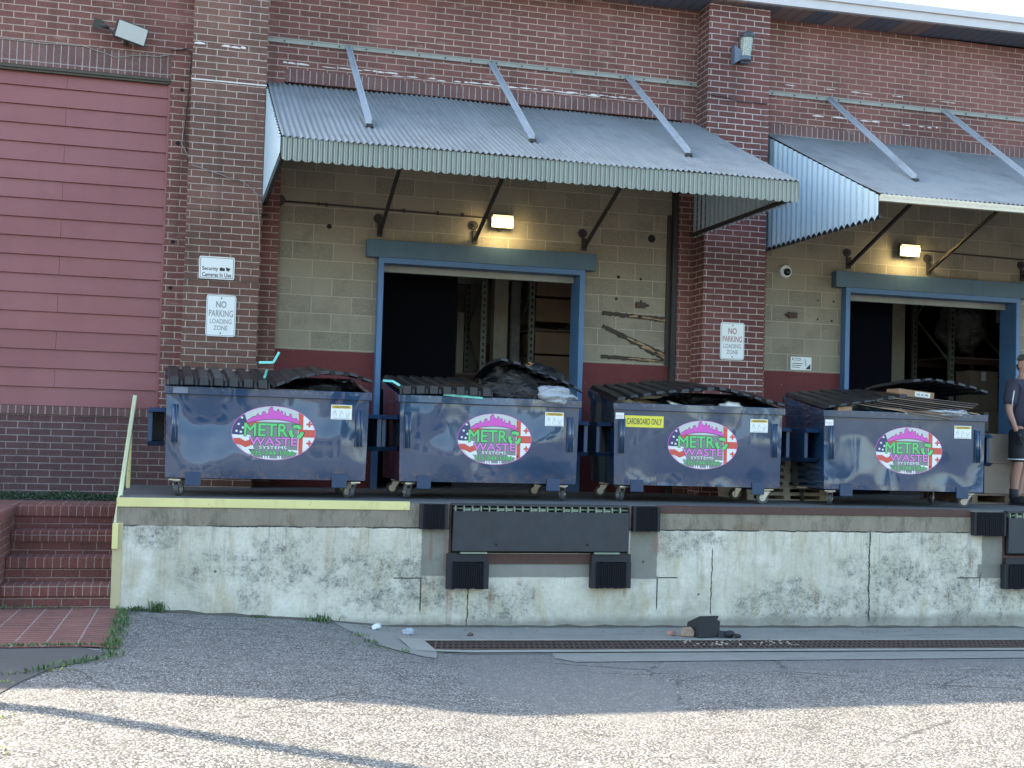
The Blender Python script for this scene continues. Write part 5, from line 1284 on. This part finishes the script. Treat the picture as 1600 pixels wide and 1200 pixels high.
for cx, cy in ((-.12, .0), (.135, .13)):
    MB().sphere((cx, cy-.06, .045), (.055, .145, .055), 16, 10).box(cx-.05, cx+.05, cy-.19, cy+.07, 0, .02).build('shoe', shoe, pr); MB().cyl((cx, cy+.03, .07), (cx, cy+.03, .19), .052, .050, 14).build('sock', sock, pr)

# ------------------------------------------------------------------ litter, weeds
def crumb(name, x, y, s, mat, label, cat, seed, lift=.0):
    o = bagmesh(name, (0, 0, s[2]*.7), s, mat, seed, .45, 20, 14); o.location = (x, y, gz(x, y)+.006+lift); return tag(o, label, cat)
t = thing('broken_crate', 'broken black plastic tub piece standing on the concrete near the drain', 'plastic tub', (4.93, -3.18, gz(4.93, -3.1)+.008), R(12))
mb = MB().prism([(-.13, 0, .0), (.11, .0, .0), (.115, .0, .15), (.08, 0, .165), (.10, 0, .20), (-.11, .0, .205)], (0, .02, 0)).prism([(-.13, 0.02, 0), (-.13, .22, 0), (-.11, .22, .12), (-.11, .02, .205)], (.018, 0, 0)).box(-.12, .1, .02, .2, 0, .015)
mb.build('tub_wall', 'bumpsteel', t, bevel=.004)
MB().prism([(.08, -.02, .0), (.22, -.06, 0), (.20, -.04, .05), (.10, 0, .06)], (.0, .05, 0)).sphere((.20, -.04, .03), (.06, .04, .035), 14, 8).sphere((.24, -.10, .02), (.04, .05, .02), 12, 8).build('tub_fragment', 'bumpsteel', t)
tag(MB().prism([(0, 0, 0), (.12, -.01, 0), (.13, 0, .05), (.10, 0, .085), (.02, 0, .075)], (0, .07, 0)).build('brick_chunk', plain('tan_brick', (.30, .21, .15), .9, 0, .4, 25, .5), bevel=.008, loc=(4.66, -3.12, gz(4.66, -3.1)+.008), rotz=R(-12)), 'tan broken brick chunk left of the black tub piece', 'brick')
tag(MB().prism([(0, 0, 0), (.07, 0, 0), (.07, 0, .045), (.01, 0, .04)], (0, .06, 0)).build('brick_chunk', plain('pink_brick', (.30, .17, .14), .9, 0, .4, 25, .5), bevel=.006, loc=(4.57, -3.08, gz(4.6, -3.1)+.008), rotz=R(20)), 'small pinkish brick chunk left of the larger tan one', 'brick')
MBc = thing('paper_cup', 'white paper cup lying on the concrete by the dock foot', 'paper cup', (1.76, -2.86, gz(1.76, -2.86)+.03), R(50))
MB().cyl((0, 0, 0), (.085, 0, .0), .022, .030, 18).build('cup_body', 'white', MBc)
crumb('paper_scrap', 2.05, -3.0, (.055, .035, .03), 'film', 'crumpled white scrap on the concrete right of the paper cup', 'paper scrap', 3)
crumb('stone', 2.62, -3.05, (.025, .02, .015), 'dirt', 'small dark stone on the concrete between cup and drain', 'stone', 4)
r_ = random.Random(5)
chips = MB()
for i in range(60):
    x = r_.uniform(4.5, 5.6); y = -3.35-r_.random()*.35; s_ = r_.uniform(.006, .02)
    chips.sphere((x, y, gz(x, y)+.022), (s_, s_*.8, s_*.5), 6, 4)
for i in range(200):
    x = r_.uniform(1.5, 9); y = -2.6-abs(r_.gauss(0, .18)); s_ = r_.uniform(.004, .013)
    chips.sphere((x, y, gz(x, y)+.010), (s_, s_*.8, s_*.5), 6, 4)
o = chips.build('gravel', plain('pale_grit', (.28, .24, .20), .9, 0, .5, 9)); tag(o, 'scattered grit and brick crumbs along the dock foot and drain', 'grit', kind='stuff')
def blade(mb, x, y, z, h, a, lean, w_=.006, mi=0):
    d = Vector((math.cos(a), math.sin(a), 0)); s_ = Vector((-d.y, d.x, 0))*w_; p0 = Vector((x, y, z)); p1 = p0+d*lean*.4+Vector((0, 0, h*.6)); p2 = p0+d*lean+Vector((0, 0, h))
    v = [mb.bm.verts.new(q) for q in (p0-s_, p0+s_, p1+s_*.8, p1-s_*.8, p2)]
    f = mb.bm.faces.new(v[:4]); f.material_index = mi; f = mb.bm.faces.new([v[3], v[2], v[4]]); f.material_index = mi
def leafq(mb, p, s_, r__, mi=0):
    n = Vector((r__.gauss(0, 1), r__.gauss(0, 1), r__.gauss(0, 1)+1.2)).normalized(); a = n.orthogonal().normalized(); b = n.cross(a); p = Vector(p)
    c_ = math.cos(r__.uniform(0, 6)); q = a*c_+b*math.sqrt(max(0, 1-c_*c_)); w_ = n.cross(q)
    mb.face([p-q*s_, p+w_*s_*.55-q*.2*s_, p+q*s_, p-w_*s_*.55-q*.2*s_], mi)
def tuft(x, y, n, h, sp, label):
    mb = MB()
    for i in range(n):
        a = r_.uniform(0, 2*PI); xx, yy = x+r_.gauss(0, sp), y-abs(r_.gauss(0, sp*.5)); blade(mb, xx-x, yy-y, 0, h*r_.uniform(.4, 1), a, h*r_.uniform(.2, .7), .007)
    o = mb.build('weed', 'leaf'); o.location = (x, y, gz(x, y)+.005); tag(o, label, 'weed', 'weeds rooted at the dock foot')
tuft(-.16, -2.58, 30, .13, .04, 'tall spiky weed at the foot of the white wall right of the corner guard')
tuft(-.33, -2.58, 60, .06, .07, 'low grass clump at the dock corner beside the yellow guard')
tuft(.75, -2.58, 26, .04, .06, 'sparse low weed at the wall foot below the left dumpster'); tuft(1.31, -2.60, 44, .09, .06, 'bushy weed where the asphalt meets the concrete apron')
mb = MB()
for i in range(1500):
    u = r_.random(); y = -2.6-3.6*u; cx = -.43+.02*u
    if u > .70: cx = -.40-.5*max(0, (u-.80))/.2
    dens = .5+.5*mnoise.noise(Vector((y*2.4, 0, 0)))
    if r_.random() > dens*1.3: continue
    x = cx+r_.gauss(0, .035); blade(mb, x, y, gz(x, y)+.008, r_.uniform(.012, .045), r_.uniform(0, 6.3), r_.uniform(.01, .04), .004)
for i in range(260):
    x = r_.uniform(-1.25, -.40); y = -5.02+r_.gauss(0, .02); blade(mb, x, y, gz(x, y)+.02, r_.uniform(.01, .03), r_.uniform(0, 6.3), .015, .004)
for i in range(260):
    y = r_.uniform(-4.2, -3.0); x = 1.5+.1*(-3.0-y)+r_.gauss(0, .03); 
    if mnoise.noise(Vector((y*5, 1, 0))) > .05: blade(mb, x, y, gz(x, y)+.008, r_.uniform(.01, .035), r_.uniform(0, 6.3), .02, .004)
for i in range(120):
    x = r_.uniform(1.15, 1.95); y = -4.2-.25*(x-1.3)+r_.gauss(0, .03)
    if mnoise.noise(Vector((x*6, 5, 0))) > .0: blade(mb, x, y, gz(x, y)+.01, r_.uniform(.01, .03), r_.uniform(0, 6.3), .02, .004)
for i in range(170):
    x = r_.uniform(-1.5, -.62); y = -2.57+abs(r_.gauss(0, .0))-abs(r_.gauss(0, .05)); blade(mb, x, y, gz(x, y)+.02, r_.uniform(.01, .04)*(1 if x < -1.1 else .4), r_.uniform(0, 6.3), .02, .004)
for cx, cy in ((-.70, -6.0), (-.95, -6.45), (-.86, -7.5), (-.75, -8.3), (-.95, -8.0)):
    for i in range(26):
        x, y = cx+r_.gauss(0, .05), cy+r_.gauss(0, .06); blade(mb, x, y, gz(x, y)+.005, r_.uniform(.004, .018), r_.uniform(0, 6.3), .012, .005, 1)
o = mb.build('grass', ['leaf', 'moss']); tag(o, 'thin grass growing along paving joints and cracks', 'grass', kind='stuff')
mb = MB()
for i in range(5200):
    x = r_.uniform(-2.6, -.56); y = r_.uniform(-.9, -.03); z = 1.05+.07*r_.random()*(.6+.8*mnoise.noise(Vector((x*3, y*3, 0)))); leafq(mb, (x, y, z), r_.uniform(.010, .020), r_)
mb.box(-6, -.555, -.9, 0, .7, 1.045, 1)
o = mb.build('ground_ivy', ['ivy', 'dirt']); tag(o, 'dark ground ivy filling the strip between landing and brick wall', 'ground cover', kind='stuff')

# ------------------------------------------------------------------ outside the frame: what throws the line shadow, what the paint mirrors
t = thing('utility_pole', 'wooden utility pole left of the stairs whose shadow crosses the asphalt', 'utility pole', (-6.0, -3.815, gz(-6, -3.8)-.1))
MB().cyl((0, 0, 0), (0, 0, 9.5), .10, .075, 18).build('pole', 'polewood', t)
MB().box(-.05, .05, -1.1, 1.1, 9.0, 9.1).build('crossarm', 'polewood', t)
t = thing('opposite_building', 'long low grey building facing the dock from across the yard', 'building', (0, -38, 0))
MB().box(-26, 12, -8, 0, 0, 6.5).build('wall', plain('grey_render_wall', (.23, .24, .24), .9), t)
MB().box(-26.3, 12.3, -8.3, .3, 6.51, 6.9).build('roof', 'fascia', t)
for i in range(6):
    w_ = MB().box(-23+i*6, -20+i*6, .02, .08, 1.5, 4.5).build('window', 'darktrim', t); MB().box(-22.85+i*6, -20.15+i*6, .085, .10, 1.65, 4.35).build('pane', plain('dark_glass', (.03, .04, .05), .1), w_)
def tree(x, y, h, seed, label):
    r__ = random.Random(seed); t = thing('tree', label, 'tree', (x, y, .3), 0, 'trees across the yard')
    mb = MB(); mb.tube([(0, 0, 0), (.1, 0, h*.3), (0, .1, h*.6)], [.25, .18, .08])
    for k in range(6): a = k*1.05; mb.tube([(0, 0, h*.35+k*.3), (math.cos(a)*h*.15, math.sin(a)*h*.15, h*.55+k*.2), (math.cos(a)*h*.27, math.sin(a)*h*.27, h*.7)], [.1, .06, .03])
    mb.build('trunk', 'polewood', t); mb = MB()
    cl = [(r__.gauss(0, h*.16), r__.gauss(0, h*.16), h*(.62+.26*r__.random())) for _ in range(14)]
    for i in range(3200):
        c = r__.choice(cl); d = Vector((r__.gauss(0, 1), r__.gauss(0, 1), r__.gauss(0, 1))).normalized()*h*.12*r__.random()**.4; leafq(mb, Vector(c)+d, h*.022, r__)
    mb.build('crown', 'leaf', t)
for i, (x, h) in enumerate(((14, 10), (19, 12), (25, 9), (31, 12), (-30, 11))): tree(x, -36-(i % 2)*3, h, i, ['nearest tree right of the opposite building', 'tall second tree right of the opposite building', 'short third tree across the yard', 'farthest right tree across the yard', 'tree left of the opposite building'][i])
